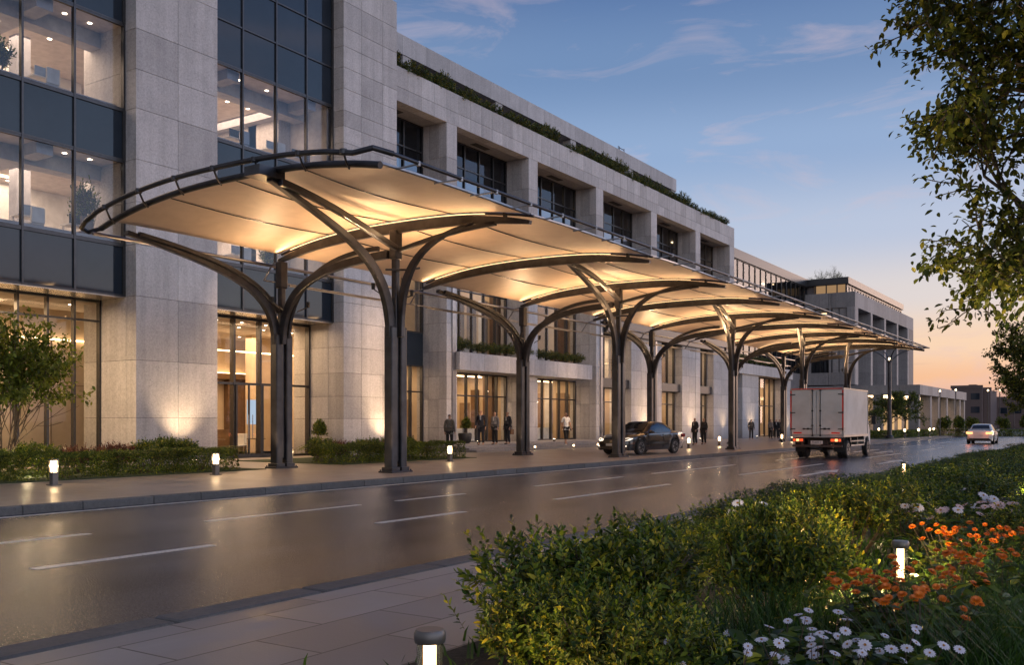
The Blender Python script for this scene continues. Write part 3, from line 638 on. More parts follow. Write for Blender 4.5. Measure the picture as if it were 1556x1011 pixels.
# ---- low block with planter and glazed link building --------------------
LK = thing('glazed_link', 'dark glazed block with a low stone porch between the two stone buildings', 'building', (-33, 96, PZ))
clad(MB(), -31.0, -29.5, 81.72, 97.5, 6.0, 6.95, [83.5 + 1.8 * k for k in range(8)]).build('porch_fascia', ST, LK, bevel=.006)
for a, b in ((83, 87.4), (94.9, 97.4)): clad(MB(), -31, -29.7, a, b, PZ, 5.998, [(a + b) / 2], [1.8, 3.4, 4.8]).build('wall', ST, LK)
window(LK, -30.6, 87.4, 94.9, PZ, 6.0, rng(87.4, 94.9, 5)[1:-1], (3.2,), .09, .14)
room(LK, -35.5, -30.8, 87.3, 95, PZ, 5.9, 'inwall'); area((-33, 91, 5.7), (-33, 91, 0), 3, 6, 350, (1, .64, .34))
for (z0, z1) in ((7.0, 10.2), (10.3, 13.7), (13.8, 17.1)):
    window(LK, -31.5, 81.74, 110, z0, z1, rng(81.74, 110, 17)[1:-1], (), .10, .16, 'glass_dark')
    MB().box(-37, -31.7, 81.8, 109.9, z0 - .1, z0 - .002).build('interior_floor', M['infloor'], LK)
mb = MB(); mb.box(-37.1, -37, 81.8, 109.9, 7, 17.1)
for y in (86, 93, 100.5, 106): mb.box(-33.3, -32.8, y, y + .6, 7, 17.1)
mb.build('interior_wall', M['officewall'], LK)
mb = MB(); mb.box(-45, -31.35, 81.74, 110, 17.1, 18.0); mb.build('roof', M['metal'], LK)
mb = MB(); mb.box(-31.45, -31.3, 97.6, 110, PZ, 7.0); mb.build('wall', M['stone_dark'], LK)
for (x, y, z) in ((-33.5, 88, 13.4), (-33.5, 97, 13.4), (-34, 91, 10), (-34, 103, 16.9), (-33, 106, 13.4)): MB().box(x - .5, x + .5, y - .8, y + .8, z, z + .05).build('light_panel', M['strip'], LK)

# ---- end building with gallery ---------------------------------------
EB = thing('end_building', 'grey stone block at the far end with tall recessed bays and a glazed attic', 'building', (-32, 120, PZ))
fy = [109.0, 110.3, 116.4, 117.3, 123.6, 124.5, 131.0, 131.9, 138.0, 138.9, 142.0]
clad(MB(), -28.6, -26.0, 109.0, 142.0, 14.5, 16.2, [110 + 1.6 * k for k in range(20)]).build('parapet', ST2, EB)
for k in range(0, 10, 2): clad(MB(), -28.5, -26.0, fy[k], fy[k + 1], 5.8, 14.498, (), [7.5, 9.2, 11, 12.8]).build('stone_pier', ST2, EB)
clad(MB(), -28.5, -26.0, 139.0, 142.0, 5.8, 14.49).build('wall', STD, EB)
for k in range(1, 9, 2):
    a, b = fy[k], fy[k + 1]
    window(EB, -28.0, a, b, 5.9, 14.4, rng(a, b, 4)[1:-1], (8.6, 11.4), .12, .15, 'glass_dark')
MB().box(-45, -28.7, 110.2, 142, .2, 16).build('core_wall', M['stone_dark'], EB)
# side face toward the link
mb = MB()
for (x0, x1, z0, z1) in ((-31.6, -30.9, 5.8, 16.2), (-28.85, -28.65, 5.8, 16.2), (-26.9, -26.02, 5.8, 14.498)): mb.box(x0, x1, 108.8, 109.3, z0, z1)
for (z0, z1) in ((14.5, 16.2), (10.7, 12.4), (5.8, 7.2)): mb.box(-30.9, -28.9, 108.82, 109.3, z0, z1); mb.box(-28.62, -26.92, 108.83, 109.28, z0, z1 if z1 < 14 else 14.49)
mb.box(-28.6, -26.0, 108.84, 108.995, 14.5, 16.2)
mb.build('wall', M['stone2'], EB)
for (x0, x1) in ((-30.9, -28.9), (-28.6, -26.95)):
    for (z0, z1) in ((12.4, 14.5), (7.2, 10.7)):
        m = MB()
        for x in rng(x0, x1, 2): m.box(x - .05, x + .05, 109.0, 109.15, z0, z1)
        f = m.build('window', M['metal'], EB); g = MB().poly([(x0, 109.1, z0), (x1, 109.1, z0), (x1, 109.1, z1), (x0, 109.1, z1)]).build('pane', M['glass_dark'], EB); g.parent = f
        MB().box(x0 + .4, x1 - .5, 109.9, 110, z1 - .5, z1 - .42).build('light_panel', M['strip'], EB)
MB().box(-40, -26.8, 109.2, 139.5, 17.2, 17.95).build('roof', M['metal'], EB)
mb = MB(); mb.box(-39, -27.3, 109.7, 139, 16.2, 17.198); mb.build('attic_wall', M['stone_dark'], EB)
window(EB, -27.05, 109.4, 139.2, 16.2, 17.2, rng(109.4, 139.2, 22)[1:-1], (), .28, .15, 'glass_dark', 'attic_window')
m = MB()
for x in (-30.5, -29.3, -28.1, -27.1): m.box(x - .06, x + .06, 109.35, 109.5, 16.2, 17.2)
f = m.build('attic_window', M['metal'], EB); g = MB().poly([(-30.6, 109.45, 16.25), (-27.1, 109.45, 16.25), (-27.1, 109.45, 17.15), (-30.6, 109.45, 17.15)]).build('pane', emat('attic_glow', (1, .6, .3), .35), EB); g.parent = f
# colonnaded gallery in front of it
GL = thing('colonnade', 'low stone colonnade with slim square columns and a warm lit ceiling', 'colonnade', (-22, 120, PZ))
clad(MB(), -31.4, -19.0, 107.4, 140.5, 4.55, 5.6, [109 + 3 * k for k in range(11)], (), [-22, -25, -28]).build('roof', ST2, GL, bevel=.01)
for y in (107.5, 114.4, 119.6, 125.4, 131.6, 135.6, 139.4): MB().box(-20.2, -19.15, y, y + .9, PZ, 4.545).build('column', M['stone2'], GL, bevel=.02)
for x in (-22.9, -25.9, -28.6): MB().box(x - .9, x, 107.55, 108.5, PZ, 4.545).build('column', M['stone2'], GL, bevel=.02)
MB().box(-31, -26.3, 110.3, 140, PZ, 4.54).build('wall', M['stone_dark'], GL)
for k in range(7):
    y = 109 + 4.6 * k
    MB().box(-25.4, -21.2, y, y + .35, 4.47, 4.545).build('ceiling_light', M['strip'], GL)
    MB().box(-26.28, -26.2, y + 1, y + 3, .6, 3.6).build('lit_window', emat('gallery_window_glow', (1, .6, .28), .8), GL)
area((-23, 124, 4.4), (-23, 124, 0), 4, 28, 900, (1, .6, .3))
# distant buildings at the end of the street
def far_block(x0, x1, y0, y1, h, label, steps=()):
    root = thing('distant_building', label, 'building', ((x0 + x1) / 2, (y0 + y1) / 2, 0))
    mb = MB(); mb.box(x0, x1, y0, y1, 0, h); mb.build('wall', M['far'], root)
    mb = MB()
    n = int((x1 - x0) / 3.2); m2 = int(h / 3.2)
    for i in range(n):
        for j in range(1, m2):
            if random.random() < .8: mb.cur = 1 if random.random() < .12 else 0; mb.box(x0 + 1 + i * 3.2, x0 + 2.9 + i * 3.2, y0 - .08, y0 - .01, j * 3.2 + .6, j * 3.2 + 2.1)
    mb.build('window', [M['spandrel'], M['farlit']], root)
    mb = MB()
    for (a, b, hh) in steps: mb.box(a, b, y0 + 1, y0 + 6, h, h + hh)
    mb.box(x0 - .2, x1 + .2, y0 - .2, y0 + .3, h, h + .7)
    mb.build('roof', M['far'], root)
M['far'] = pbr('hazy_concrete', (.075, .062, .065), .9, emis=(.30, .20, .20), estr=.06); M['farlit'] = emat('far_window', (1, .6, .3), .5)  # distance haze put into the walls as colour and a faint glow
far_block(-36.8, -30.2, 248, 262, 9.7, 'dark flat roofed block on the skyline just past the colonnade', ((-33.2, -31.6, .9), (-35.9, -35.5, .6)))
far_block(-30.1, -28.6, 250, 262, 9.2, 'narrow dark block stuck to the right of the skyline block', ())
far_block(-30, -19, 270, 285, 7.4, 'lower distant block at the end of the street partly behind the trees', ((-25, -23, .9),))
far_block(-46, -38, 255, 268, 5.6, 'low distant hall hidden mostly behind the colonnade', ())
# ------------------------------------------------------------------ canopy
CN = thing('street_canopy', 'long arched fabric canopy glowing warm, carried on branching steel columns along the drop-off', 'canopy', (-18, 45, PZ))
RY = [14.7, 20.9, 28.2, 35.0, 41.7, 48.3, 54.8, 61.0, 66.8, 72.0, 76.3]
def zc(x): return 7.20 - .50 * abs((x + 17.6) / 5.0) ** 2.5
XB, XF = -22.6, -13.2
XS = rng(XB, XF, 24)
def rib_path(y, dz=0, x0=XB, x1=XF, n=24): return [(x, y, zc(x) + dz) for x in rng(x0, x1, n)]
for i, y in enumerate(RY):
    rib = MB()
    if i in (0, len(RY) - 1):
        yy = y + (.25 if i == 0 else -.25)
        rib.tube(rib_path(yy, .15, XB - .35, XF + .05), .08, 10)
    else:
        k = 25; h = [.10 + .20 * math.sin(math.pi * min(1, max(0, j / 24))) ** .7 for j in range(k)]
        rib.beam(rib_path(y, -.0), .12, h, (0, 1, 0))
        rib.tube(rib_path(y, .17, XB + .1, XF + .1), .035, 6)
    for x in (rng(XB + .8, XF - .8, 7) if 0 < i < len(RY) - 1 else ()): rib.box(x - .04, x + .04, y - .05, y + .05, zc(x) + .05, zc(x) + .24)
    rb = rib.build('rib', M['steel'], CN, smooth=True)
    # light line clipped to the near side of the rib
    if i > 0:
        m = MB(); m.beam(rib_path(y - .10, .15, -22.0, -14.6), .04, .02, (0, 1, 0)); q = m.build('light_line', M['led'], CN, label=None); q.parent = rb
# membrane, one panel per bay, with bellied centre and scalloped street edge
for i in range(len(RY) - 1):
    ya, yb = RY[i] + (.27 if i == 0 else 0), RY[i + 1]; NU, NV = 28, 14; g = MB()
    for a in range(NU + 1):
        for b in range(NV + 1):
            s = a / NU; t = b / NV; sc = math.sin(math.pi * t)
            x0 = XB + .02 + .06 * sc; x1 = XF - .03 - .30 * sc
            x = x0 + (x1 - x0) * s; y = ya + .03 + (yb - ya - .06) * t
            z = zc(x) + .21 - .09 * sc * math.sin(math.pi * s) ** .7 + .10 * sc * (s ** 6)
            g.v.append((x, y, z))
    for a in range(NU):
        for b in range(NV):
            q = a * (NV + 1) + b; g.f.append((q, q + NV + 1, q + NV + 2, q + 1)); g.mi.append(0)
    g.build('membrane', M['fabric'], CN, smooth=True)
    sm = MB()
    for s in (.24, .5, .74):
        pts = []
        for b in range(NV + 1):
            t = b / NV; sc = math.sin(math.pi * t); x0 = XB + .02 + .06 * sc; x1 = XF - .03 - .30 * sc; x = x0 + (x1 - x0) * s
            pts.append((x, ya + .03 + (yb - ya - .06) * t, zc(x) + .185 - .09 * sc * math.sin(math.pi * s) ** .7 + .10 * sc * (s ** 6)))
        sm.tube(pts, .017, 5)
    sm.build('seam_cable', M['steel'], CN)
    e = MB(); pts = []
    for b in range(NV + 1):
        t = b / NV; sc = math.sin(math.pi * t); x = XF - .03 - .30 * sc; pts.append((x, ya + .03 + (yb - ya - .06) * t, zc(x) + .21 + .10 * sc))
    e.tube(pts, .04, 6); e.build('edge_cable', M['pipe'], CN, smooth=True)
    for t in (.12, .38, .62, .88):
        a2 = MB()
        yy = ya + (yb - ya) * t; sc = math.sin(math.pi * t); x = XF - .03 - .30 * sc
        a2.tube([(x, yy, zc(x) + .22), (XF + .35, yy + .15, zc(XF) + .32)], .024, 6)
        a2.lathe([(.05, -.05), (.05, .05)], 8, (XF + .35, yy + .15, zc(XF) + .32))
        a2.build('strut', M['pipe'], CN, smooth=True)
# outer tubes
op = MB(); op.tube([(XF + .35, RY[0] + .3, zc(XF) + .34)] + [(XF + .35, y, zc(XF) + .33) for y in RY[1:]] , .045, 10)
op.build('outer_tube', M['steel'], CN, smooth=True)
ot = MB()
endp = [(-22.95, RY[0] + .26, zc(-22.95) + .15), (-23.3, RY[0] + .12, zc(-23.2) + .14), (-23.25, RY[0] - .12, zc(-23.1) + .18), (-22.9, RY[0] - .22, zc(-22.9) + .24)] + [(x, RY[0] - .22, zc(x) + .30) for x in rng(-22.4, -14.2, 20)] + [(-13.5, RY[0] - .20, zc(-13.4) + .30), (XF + .2, RY[0] - .15, zc(XF) + .38), (XF + .35, RY[0] + .3, zc(XF) + .34)]
ot.tube(endp, .062, 10)
for x in (-22.3, -20.9, -19.5, -18.1, -16.7, -15.3, -14.0):
    ot.tube([(x, RY[0] + .22, zc(x) + .04), (x + .12, RY[0], zc(x) + .12), (x + .25, RY[0] - .22, zc(x + .25) + .30)], .026, 6)
    ot.lathe([(.085, -.05), (.085, .05)], 10, (x + .25, RY[0] - .22, zc(x + .25) + .30))
ot.box(-16.7, -16.2, RY[0] - .3, RY[0] + .45, zc(-16.4) - .06, zc(-16.4) + .16)
ot.build('end_rim', M['steel'], CN, smooth=True)
o2 = MB(); ye = RY[-1]; o2.tube([(-22.9, ye, zc(-22.9) + .1)] + [(x, ye + .4, zc(x) + .36) for x in rng(-22.4, -13.8, 14)] + [(XF + .35, ye, zc(XF) + .33)], .055, 8)
for x in (-21, -18, -15): o2.tube([(x, ye - .25, zc(x)), (x, ye + .4, zc(x) + .36)], .03, 6)
o2.build('end_rim', M['steel'], CN, smooth=True)
bt = MB(); bt.tube([(-22.95, y, zc(-22.95) - .02) for y in RY], .05, 8); bt.tube([(-23.3, RY[1], 6.15), (-23.3, RY[-1], 6.15)], .025, 6)
for y in RY[1:-1]: bt.tube([(-22.5, y, zc(-22.6)), (-22.95, y, zc(-22.95)), (-23.3, y, 6.15)], .03, 6)
bt.build('gutter_tube', M['pipe'], CN, smooth=True)
# branching columns
ARMW = .17
def column(yi, yprev, front):
    X = -17.8 if front else -22.5
    top = zc(X) - .2
    po = MB(); ZA = 4.35
    for s in (-1, 1):
        po.box(X - .15, X + .15, yi + s * .21 - .13, yi + s * .21 + .13, PZ + .05, ZA)
    po.box(X - .09, X + .09, yi - .10, yi + .10, ZA - .05, top - .6)
    po.box(X - .13, X + .13, yi - .15, yi + .15, top - .7, top + .14)
    po.box(X - .07, X + .07, yi - .07, yi + .07, PZ + .3, ZA)
    c = po.build('column', M['steel'], CN, bevel=.035)
    b = MB(); b.box(X - .26, X + .26, yi - .46, yi + .46, PZ, PZ + .05)
    for s in (-1, 1): b.box(X - .2, X + .2, yi + s * .21 - .17, yi + s * .21 + .17, PZ + .05, PZ + .16)
    for dx in (-.22, .22):
        for dy in (-.41, .41): b.lathe([(.025, 0), (.025, .04)], 8, (X + dx, yi + dy, PZ + .05))
    q = b.build('base_plate', M['steel'], CN, bevel=.008); q.parent = c
    def arm(path, w, h, side):
        m = MB().beam(path, w, h, side); a = m.build('arm', M['steel'], CN, bevel=.02); a.parent = c
    if front:
        dy = yprev - yi
        xt = -16.35
        T = (xt, yprev + .12, zc(xt) - .07)
        arm(bez((X, yi - .21, ZA - .3), (X, yi - .30, ZA + 1.75), (X + .5, yi - 2.1, top - .55), T, 18), .17, [.30] * 6 + [.28 - .015 * k for k in range(13)], (1, 0, 0))
        arm(bez((X + .1, yi - .1, top - .4), (X + .3, yi - 1.6, top - .12), (X + .9, yi - 3.4, top + .1), (xt + .1, yprev + .35, zc(xt) - .1), 14), .13, .17, (1, 0, 0))
        arm(bez((X + .12, yi + .05, ZA - .3), (X + .13, yi + .05, ZA + 1.5), (X + .6, yi, top - .25), (-15.0, yi, zc(-15.0) - .07), 16), .15, [.24] * 7 + [.22 - .016 * k for k in range(10)], (0, 1, 0))
        arm(bez((X - .3, yi, top - .55), (X + 1.0, yi, top - .25), (X + 2.2, yi, zc(-15.4) - .22), (-14.3, yi, zc(-14.3) - .08), 12), .12, .12, (0, 1, 0))
        arm([(X, yi - .45, 5.95), (X + .3, yi + .2, 6.0), (X + .4, yi + .6, 6.1)], .06, .06, (0, 0, 1))
    else:
        T = (-22.5, yprev + .7, zc(-22.5) - .05)
        arm(bez((X, yi - .21, ZA - .3), (X, yi - .30, ZA + 1.45), (X, yi - 1.7, top - .45), T, 18), .17, [.28] * 6 + [.27 - .012 * k for k in range(13)], (1, 0, 0))
        arm(bez((X + .02, yi - .15, ZA + .7), (X + .1, yi - .9, top - .55), (X + .1, yi - 2.4, top - .12), (X + .1, yprev + 1.0, zc(-22.5) - .05), 14), .12, .13, (1, 0, 0))
        arm(bez((X + .12, yi - .1, ZA - .3), (X + .15, yi - .1, ZA + 1.5), (X + 1.5, yi - .1, 6.35), (-18.0, yi - .1, 6.45), 18), .15, [.26] * 8 + [.24] * 11, (0, 1, 0))
        arm(bez((X + .12, yi + .17, ZA - .1), (X + .2, yi + .17, ZA + 1.7), (X + 1.9, yi + .17, 6.75), (-18.6, yi + .17, 6.72), 18), .12, .14, (0, 1, 0))
    return c
for k in (1, 3, 5, 7, 9):
    column(RY[k], RY[k - 1], True); column(RY[k], RY[k - 1], False)
# light lines along the ribs wash the fabric from below
for i, y in enumerate(RY):
    if i == 0: continue
    far = 1 if i < 6 else .85
    area((-20.3, y - .22, zc(-20.3) - .16), (-20.3, y - 1.6, zc(-20.3) + 1.0), 4.4, .12, 27 * far, (1, .60, .29), 'rib_light')
    area((-16.2, y - .22, zc(-16.2) - .18), (-16.2, y - 1.6, zc(-16.2) + 1.0), 4.0, .12, 24 * far, (1, .60, .29), 'rib_light')
    area((-18.3, y + .22, zc(-18.3) - .2), (-18.3, y + 1.6, zc(-18.3) + 1.0), 7.0, .12, 18 * far, (1, .60, .29), 'rib_light')
for k in (1, 3, 5, 7, 9):
    y = RY[k]
    spot((-18.0, y - .9, 5.6), (-17.8, y - 1.6, 7.4), 420, R(150), 1, (1, .58, .28), .04)
    spot((-22.0, y - .8, 5.5), (-21.0, y - 1.6, 7.2), 210, R(150), 1, (1, .60, .30), .04)
    spot((-18.0, y + .9, 5.6), (-17.8, y + 1.6, 7.4), 400, R(150), 1, (1, .58, .28), .04)
    spot((-22.0, y + .8, 5.5), (-21.0, y + 1.6, 7.2), 180, R(150), 1, (1, .60, .30), .04)
    for (x_, q_) in ((-17.8, 620), (-22.5, 430)):
        spot((x_ + .32, y - .62, PZ + .12), (x_ + (.9 if x_ > -20 else .5), y - 1.6, 7), q_, R(84), .8, (1, .62, .33), .06)
        spot((x_ + .32, y + .62, PZ + .12), (x_ + (.9 if x_ > -20 else .5), y + 1.6, 7), q_, R(84), .8, (1, .62, .33), .06)
    spot((-17.5, y - .7, 5.75), (-16.9, y - 1.9, 7.2), 170, R(62), 1, (1, .70, .40), .03)
    spot((-22.0, y - .6, 5.5), (-21.4, y - 2.1, 7.0), 170, R(62), 1, (1, .70, .40), .03)
# little floods on the columns that those beams come from
for k in (1, 3, 5, 7, 9):
    y = RY[k]
    for (x, z, yy) in ((-17.9, 5.42, y - .85), (-22.1, 5.35, y - .75), (-17.9, 5.42, y + .85), (-22.1, 5.35, y + .75)):
        fl = MB(); fl.lathe([(.05, -.08), (.06, .1)], 10, (x, yy, z)); fl.tube([(x, yy, z - .06), (x, y + (-.3 if yy < y else .3), z - .25)], .018, 5); fl.build('floodlight', M['black'], CN)

# invented slim wash lights under the rear gutter, added to warm the stone front
for i in range(1, len(RY) - 1):
    y = (RY[i] + RY[i + 1]) / 2; l_ = (RY[i + 1] - RY[i]) * .7
    m = MB(); m.box(-23.345, -23.275, y - l_ / 2, y + l_ / 2, 6.085, 6.12); q = m.build('added_wash_light', M['pipe'], CN)
    area((-23.36, y, 6.08), (-28.5, y, 3.0), .06, l_, 66 if i > 1 else 95, (1, .66, .40), 'added_wash_lamp', R(66))
# ------------------------------------------------------------------ bollards and small lights
def make_bollard(name, label, h=.60, r=.068, square=True, mat='lamp', lh=.27):
    t = thing(name, label, 'bollard light', group=None)
    m = MB(); z1 = h - .03
    if square: m.box(-r, r, -r, r, .02, z1 - lh)
    else: m.lathe([(r, .02), (r, z1 - lh)], 20)
    m.build('post', M['bollard'], t, bevel=.004)
    m = MB()
    if square: m.box(-r * .72, r * .72, -r * .72, r * .72, z1 - lh, z1)
    else: m.lathe([(r * .5, z1 - lh), (r * .5, z1)], 20)
    m.build('lantern', M[mat], t, smooth=not square)
    m = MB()
    if square:
        m.box(-r * 1.12, r * 1.12, -r * 1.12, r * 1.12, z1, z1 + .035)
        for a in (-1, 1):
            for b in (-1, 1): m.box(a * r - .006, a * r + .006, b * r - .006, b * r + .006, z1 - lh, z1)
    else: m.lathe([(r * 1.15, z1 - .015), (r * 1.2, z1), (r * 1.2, z1 + .03), (r * 1.05, z1 + .045)], 24)
    m.build('cap', M['bollard'], t, smooth=not square)
    m = MB().box(-r * 1.7, r * 1.7, -r * 1.7, r * 1.7, 0, .02); m.build('base_plate', M['bollard'], t)
    if not square:
        m = MB().lathe([(r * .98, z1 - lh), (r * .98, z1 - .016)], 24); m.build('glass_sleeve', M['sleeve'], t, smooth=True)
    return t
M['bollard'] = pbr('bollard_metal', (.16, .15, .145), .4, .6, scale=6)
M['sleeve'] = glassmat('sleeve_glass', (1, .95, .88), .04, .05)
b0 = make_bollard('bollard_light', 'lit square bollard by the clipped hedge at the far left of the plaza')
place(b0, (-20.7, 12.3, PZ)); b0['group'] = 'lit bollards along the plaza'
bl = [(-21.1, 17.2, 'lit square bollard at the right end of the left hedge, before the entrance doors'),
      (-23.6, 22.3, 'lit bollard just to the right of the foot of the nearest rear canopy column'),
      (-19.9, 23.1, 'lit bollard half hidden behind the foot of the nearest kerbside canopy column'),
      (-21.0, 27.7, 'lit bollard in front of the right end of the second clipped hedge'),
      (-20.5, 48.8, 'lit bollard just behind the dark saloon car, left of two standing people'),
      (-21.2, 55.2, 'lit bollard just right of the pair of dark suited people'),
      (-20.9, 66.5, 'lit bollard on the plaza between the person in grey and the fourth column'),
      (-21.4, 70.5, 'lit bollard at the feet of the far group just left of the truck')]
for x, y, lb in bl: place(copy_tree(b0), (x, y, PZ), 0, None, lb)
f0 = make_bollard('garden_bollard', 'large round lit bollard with metal cap at bottom centre beside the bushes', .50, .062, False, 'lamp', .30)
place(f0, (-2.74, 3.46, .12)); f0['group'] = 'round bollards among the planting'
f1 = place(copy_tree(f0), (-1.6, 8.2, .125), 0, (.92, .92, .98), 'round lit bollard glowing between the bushes and the orange flowers')
f2 = place(copy_tree(f0), (-3.4, 29, .125), 0, None, 'small distant lit bollard among the bushes near the right edge')
f3 = place(copy_tree(f0), (-4.7, 24.5, .125), 0, None, 'small distant lit bollard between kerb and bushes below the white car')
point((-2.74, 3.46, .44), 50, (1, .74, .42), r=.022); point((-1.6, 8.2, .46), 240, (1, .70, .34), r=.022); point((-3.4, 29, .44), 14, r=.022); point((-4.7, 24.5, .44), 12, r=.022)
for x, y, lb in [(-20.7, 12.3, 0)] + bl: point((x, y, PZ + .44), 9.0 if y < 40 else 10, (1, .72, .42), .03)
# small spike lights hidden among the shrubs
k0 = thing('spike_light', 'small black spike light hidden between the nearest shrub and the kerb', 'garden light', (-3.2, 6.45, .12), 0, 'spike lights among the shrubs')
MB().lathe([(.012, 0), (.012, .28)], 6).build('spike', M['black'], k0); MB().lathe([(.03, .28), (.04, .36)], 10).build('housing', M['black'], k0); MB().lathe([(.034, .361), (.034, .366)], 10).build('lens', M['down'], k0)
SPK = [(-3.2, 6.45, 14), (-3.35, 9.9, 32), (-3.2, 12.0, 34), (-3.35, 16.0, 55), (-3.3, 20.5, 60), (-3.3, 26.5, 60), (-1.3, 16.5, 40)]
SW = ['first', 'second', 'third', 'fourth', 'fifth', 'sixth', 'seventh', 'eighth', 'ninth', 'tenth', 'eleventh']
for k, (x, y, p) in enumerate(SPK):
    if k: place(copy_tree(k0), (x, y, .12), 0, None, SW[k] + ' small black spike light counting away from the camera in the shrub bed')
    point((x, y, .12 + .44), p, (1, .76, .36), .05, 'spike_lamp')
# step marker lights
s0 = thing('step_light', 'tiny lit marker light on the steps below the person with the brown bag', 'step light', (-26.0, 41.6, PZ), 0, 'marker lights by the steps')
MB().lathe([(.05, 0), (.05, .12)], 10).build('post', M['bollard'], s0); MB().lathe([(.045, .12), (.045, .22)], 10).build('lantern', M['lampfar'], s0)
MB().lathe([(.055, .22), (.055, .24)], 10).build('cap', M['bollard'], s0)
place(copy_tree(s0), (-25.9, 48.3, PZ), 0, None, 'tiny lit marker light in front of the walking person in white')
place(copy_tree(s0), (-25.8, 45.3, PZ), 0, None, 'tiny lit marker light beside the second rear canopy column')
place(copy_tree(s0), (-26.0, 53.6, PZ), 0, None, 'tiny lit marker light just left of the dark saloon car')
# ball lights along the far kerb
g0 = thing('path_light', 'nearest of the small glowing path lights right of the truck', 'path light', (-17.2, 90, PZ), 0, 'glowing path lights along the far kerb')
MB().lathe([(.05, 0), (.04, .62)], 10).build('post', M['bollard'], g0)
MB().lathe([(.04, .6), (.08, .65), (.10, .73), (.08, .81), (.03, .85)], 12).build('lantern', M['lampfar'], g0, smooth=True)
ords = ['second', 'third', 'fourth', 'fifth', 'sixth', 'seventh']
for k, (x, y) in enumerate([(-17.2, 96.5), (-17.3, 103), (-17.8, 108.3), (-22, 102), (-25, 104)]):
    place(copy_tree(g0), (x, y, PZ), 0, None, ords[k] + ' of the small glowing path lights counting right from the truck cab')
# uplights at the foot of the piers
u0 = thing('uplight', 'ground uplight washing the big stone pier left of the entrance', 'uplight', (-27.25, 21.3, PZ), 0, 'uplights at the stone piers')
MB().lathe([(.07, 0), (.09, .14)], 12).build('housing', M['black'], u0); MB().lathe([(.075, .142), (.075, .15)], 12).build('lens', M['down'], u0)
UPL = [(-27.25, 21.3, 330), (-27.35, 31.9, 280), (-29.2, 63.0, 300), (-29.2, 71.8, 200), (-29.1, 85.2, 180), (-29.2, 48.9, 90), (-29.1, 40.9, 80), (-29.0, 96.3, 120), (-29.2, 79, 160)]
lbs = ['', 'ground uplight washing the second stone pier behind the near column', 'ground uplight on the broad pale wall behind the saloon car', 'ground uplight on the wall behind the two people in dark suits', 'ground uplight on the porch wall left of the truck', 'ground uplight at the pier behind the second rear column', 'ground uplight at the first narrow pier by the person in grey tweed', 'ground uplight at the porch corner just behind the truck', 'ground uplight on the last wall before the porch']
for k, (x, y, p) in enumerate(UPL):
    if k: place(copy_tree(u0), (x, y, PZ + (.3 if 36.6 < y < 56 and x < -27 else 0)), 0, None, lbs[k])
    p *= 1.9
    spot((x + .22, y, PZ + .2 + (.3 if 36.6 < y < 56 and x < -27 else 0)), (x - .55, y, PZ + 3.0), p, R(84), 1.0, (1, .68, .38), .05)
# tall lamp post past the canopy tip
lp = thing('lamp_post', 'tall slim steel lamp post with branching head standing right of the truck', 'lamp post', (-18.0, 87.6, PZ))
MB().lathe([(.34, 0), (.34, .2), (.2, .3), (.17, .8), (.15, 6.9)], 14).build('post', M['steel'], lp, smooth=True)
m = MB()
for a in range(4):
    ca, sa = math.cos(a * math.pi / 2 + .5), math.sin(a * math.pi / 2 + .5)
    m.tube(bez((0, 0, 6.3), (ca * .1, sa * .1, 7.0), (ca * .8, sa * .8, 7.6), (ca * 1.7, sa * 1.7, 7.8), 8), .05, 6)
m.build('branch', M['steel'], lp, smooth=True)
MB().lathe([(.08, 6.9), (.1, 7.0), (.08, 7.12)], 10).build('lantern', M['lampfar'], lp)
# slim flagpole-like lamps in the far garden
q0 = thing('garden_lamp', 'slender garden lamp post before the colonnade, left of the white car', 'lamp post', (-16.9, 106.5, PZ), 0, 'slender lamp posts in the far garden')
MB().lathe([(.06, 0), (.05, 4.6)], 8).build('post', M['steel'], q0); MB().lathe([(.05, 4.6), (.09, 4.68), (.05, 4.78)], 8).build('lantern', M['lampfar'], q0)
for k, (x, y, sc) in enumerate([(-17.5, 121, 1.15), (-15.5, 133, 1.2), (-16.0, 150, 1.3), (-15.6, 165, 1.35)]): place(copy_tree(q0), (x, y, .0), 0, sc, ords[k] + ' slender lamp post going back past the colonnade corner')
# ------------------------------------------------------------------ vehicles
def interp(tab, y):
    if y <= tab[0][0]: return tab[0][1]
    for (a, b), (c, d) in zip(tab[:-1], tab[1:]):
        if y <= c:
            t = (y - a) / (c - a); t = t * t * (3 - 2 * t) * .5 + t * .5; return b + (d - b) * t
    return tab[-1][1]
M['cglass'] = pbr('car_glass', (.012, .016, .02), .04, 0, c2=(.01, .012, .016), spec=.8, scale=1)
M['paint_dark'] = pbr('metallic_brown_paint', (.035, .028, .025), .25, .55, c2=(.03, .024, .022), coat=1, scale=2)
M['paint_white'] = pbr('white_car_paint', (.62, .62, .60), .3, 0, c2=(.55, .55, .53), coat=.8, scale=2)
M['tail'] = emat('tail_lamp_lit', (1, .10, .03), 1.2); M['tail_hot'] = emat('tail_lamp_amber', (1, .42, .16), 2.4)
M['tailoff'] = pbr('tail_lamp_red', (.30, .01, .01), .15, c2=(.22, .008, .008)); M['head'] = emat('head_lamp_lit', (1, .84, .66), 1.8)
M['plate'] = pbr('number_plate', (.62, .62, .60), .4); M['ink'] = pbr('plate_ink', (.03, .03, .035), .5)
